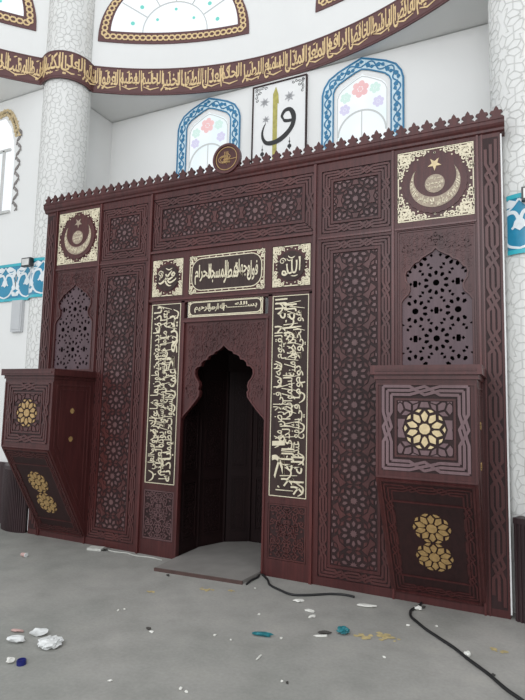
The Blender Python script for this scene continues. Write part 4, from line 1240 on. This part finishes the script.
# paper cup
cp = thing('paper_cup', 'tiny pink and white crushed cup on the floor before the left balcony', 'cup', (-1.85, -.68, 0))
m = MB(); k = 16; vs = []; fs = []
for x, r in ((-.03, .016), (.03, .022)):
    for i in range(k): a = 2*pi*i/k; vs.append((-1.85+x, -.68+r*cos(a), .022+r*sin(a)))
for i in range(k): fs.append((i, (i+1) % k, k+(i+1) % k, k+i))
fs += [tuple(range(k)), tuple(range(k, 2*k))]
m.add(vs, fs); m.build('cup_wall', 'paper_pink', cp)
m = MB(); vs = []; 
for x, r in ((.030, .023), (.036, .023)):
    for i in range(k): a = 2*pi*i/k; vs.append((-1.85+x, -.68+r*cos(a), .023+r*sin(a)))
m.add(vs, fs); m.build('rim', 'plastic_white', cp)
crumple('plastic_scrap', 1.045, -1.17, .075, .024, .014, 'plastic_teal', 'flat teal plastic scrap, left of the two teal scraps', 'scrap', 8, .25)
crumple('plastic_scrap', 1.53, -.865, .045, .040, .024, 'plastic_teal', 'crumpled teal plastic ball, right of the two teal scraps', 'scrap', 9, .3, 3, .3)
crumple('paper_scrap', 1.415, -.93, .055, .012, .012, 'scrap_dark', 'brown sliver beside the teal plastic ball', 'scrap', 10, .4)
crumple('paper_scrap', 1.41, -.985, .055, .010, .008, 'chip_white', 'thin white sliver in front of the teal plastic ball', 'scrap', 11, .5)
crumple('paper_scrap', 1.164, -1.462, .040, .008, .006, 'chip_white', 'thin white sliver standing alone in front of the flat teal scrap', 'scrap', 12, 1.6)
spots = [(1.19, -.60, .045, .022, 'plaster crumb pile left of the cable end, nearest the niche', 21), (1.55, -.285, .075, .030, 'largest patch of broken white plaster beside the end of the curled cable', 22),
         (1.03, -.45, .050, .028, 'white plaster patch just in front of the curled cable', 23), (1.24, -.70, .035, .018, 'plaster crumb between the curled cable and the teal ball', 24)]
for x, y, a, b, lab, sd in spots: crumple('plaster_crumb', x, y, a, b, .009, 'chip_white', lab, 'plaster', sd, sd*.3)
chips = [(.35, -1.49, .016, 'white crumb beside a dark speck at the middle of the floor'), (.76, -1.32, .013, 'white crumb on the floor in front of the niche slab'), (.94, -2.0, .014, 'white crumb at the bottom centre, left of a pair'), (.985, -2.01, .012, 'white crumb at the bottom centre, right of a pair'),
         (.54, -2.12, .014, 'white crumb at the bottom edge right of the blue cap'), (-.105, -1.30, .012, 'left crumb of a pair on the left floor'), (-.075, -1.262, .012, 'right crumb of a pair on the left floor'), (.868, -.85, .013, 'white crumb behind the flat teal scrap'),
         (1.407, -1.66, .012, 'white crumb at the bottom, below the teal ball'), (1.866, -1.083, .013, 'white crumb right of the yellow stain'), (1.912, -.505, .014, 'white crumb left of the long cable'), (2.34, -.80, .030, 'white plaster lump on the middle of the long cable'),
         (.593, -.362, .012, 'white crumb in front of the slab corner'), (2.10, -.42, .012, 'white crumb between the right balcony and the long cable'), (1.18, -1.15, .013, 'white crumb just right of the flat teal scrap'), (.89, -1.33, .011, 'white crumb left of the lone white sliver'), (1.93, -.16, .032, 'white plaster lump caught at the top of the long cable')]
for i, (x, y, r, lab) in enumerate(chips): crumple('plaster_crumb', x, y, r, r*.7, r*.5, 'chip_white', lab, 'plaster', 40+i, i)
darks = [(.305, -1.462, .020, 'dark scrap beside a white crumb at the middle of the floor'), (2.50, -1.0, .018, 'dark scrap right of the long cable'), (1.44, -1.66, .013, 'dark speck at the bottom, below the teal ball'), (-.25, -.455, .020, 'brown chip at the left front of the stone slab'), (1.96, -.10, .02, 'black lump where the long cable leaves the balcony foot')]
for i, (x, y, r, lab) in enumerate(darks): crumple('debris_chip', x, y, r, r*.6, r*.5, 'scrap_dark', lab, 'debris', 70+i, i)
# yellow sawdust stains lying on the screed
def stain(x, y, sx, sy, seed, lab):
    rn = random.Random(seed); m = MB()
    for q in range(12):
        px = x+rn.gauss(0, sx*.5); py = y+rn.gauss(0, sy*.5); r = rn.uniform(.2, .55)*min(sx, sy)
        m.prism(Zs, [(px+r*rn.uniform(.6, 1.25)*cos(a*pi/5), py+r*rn.uniform(.6, 1.1)*sin(a*pi/5)) for a in range(10)], .0004*(1+q), .002+.0003*q)
    tag(m.build('sawdust', 'stain_yellow'), lab, 'sawdust', 'sawdust patches on the floor')
stain(1.67, -.83, .06, .045, 1, 'yellow sawdust patch just right of the teal plastic ball')
stain(1.79, -.79, .075, .05, 2, 'yellow sawdust patch second to the right of the teal plastic ball')
stain(2.50, -.62, .05, .035, 3, 'yellow sawdust patch near the right end of the screen')
stain(.23, -.59, .05, .035, 4, 'yellow sawdust patch in front of the stone slab')
stain(-.13, -.85, .03, .025, 5, 'yellow sawdust patch on the floor left of the stone slab front')
stain(.44, -.50, .025, .02, 6, 'yellow sawdust patch at the right front corner of the stone slab')

# ================================================================== LIGHT AND CAMERA
w = bpy.data.worlds.new('World'); SC.world = w; w.use_nodes = True
bg = w.node_tree.nodes['Background']; bg.inputs[0].default_value = (.93, .97, 1, 1); bg.inputs[1].default_value = 1.22
def area(name, loc, target, sx, sy, e, col=(1, 1, 1)):
    l = bpy.data.lights.new(name, 'AREA'); l.shape = 'RECTANGLE'; l.size = sx; l.size_y = sy; l.energy = e; l.color = col
    o = bpy.data.objects.new(name, l); COL.objects.link(o); o.location = loc
    d = Vector(target)-Vector(loc); o.rotation_euler = d.to_track_quat('-Z', 'Y').to_euler()
area('sheen_fill_high', (2.0, -9.5, 5.8), (1.2, 0, 2.4), 6, 3.5, 330, (.97, .97, 1))  # unseen area light added high behind the camera to give the wood sheen

cam = bpy.data.cameras.new('camera'); co = bpy.data.objects.new('camera', cam); COL.objects.link(co); SC.camera = co
cx_, cy_, cz_, yaw, pitch, roll, f = CAMP = (2.661, -4.636, 1.6, .447, .0993, .0229, 529.19)
fw = Vector((-sin(yaw)*cos(pitch), cos(yaw)*cos(pitch), sin(pitch)))
r0 = Vector((cos(yaw), sin(yaw), 0)); u0 = r0.cross(fw)
r_ = r0*cos(roll)+u0*sin(roll); u_ = -r0*sin(roll)+u0*cos(roll)
M = Matrix((r_, u_, -fw)).transposed().to_4x4(); M.translation = Vector((cx_, cy_, cz_)); co.matrix_world = M
cam.sensor_fit = 'VERTICAL'; cam.sensor_height = 24; cam.lens = f/700*24
cam.clip_start = .05; cam.clip_end = 60
SC.view_settings.view_transform = 'Standard'; SC.view_settings.look = 'None'
SC.view_settings.gamma = 1; SC.view_settings.exposure = 0; SC.view_settings.use_curve_mapping = False
SC.cycles.max_bounces = 6
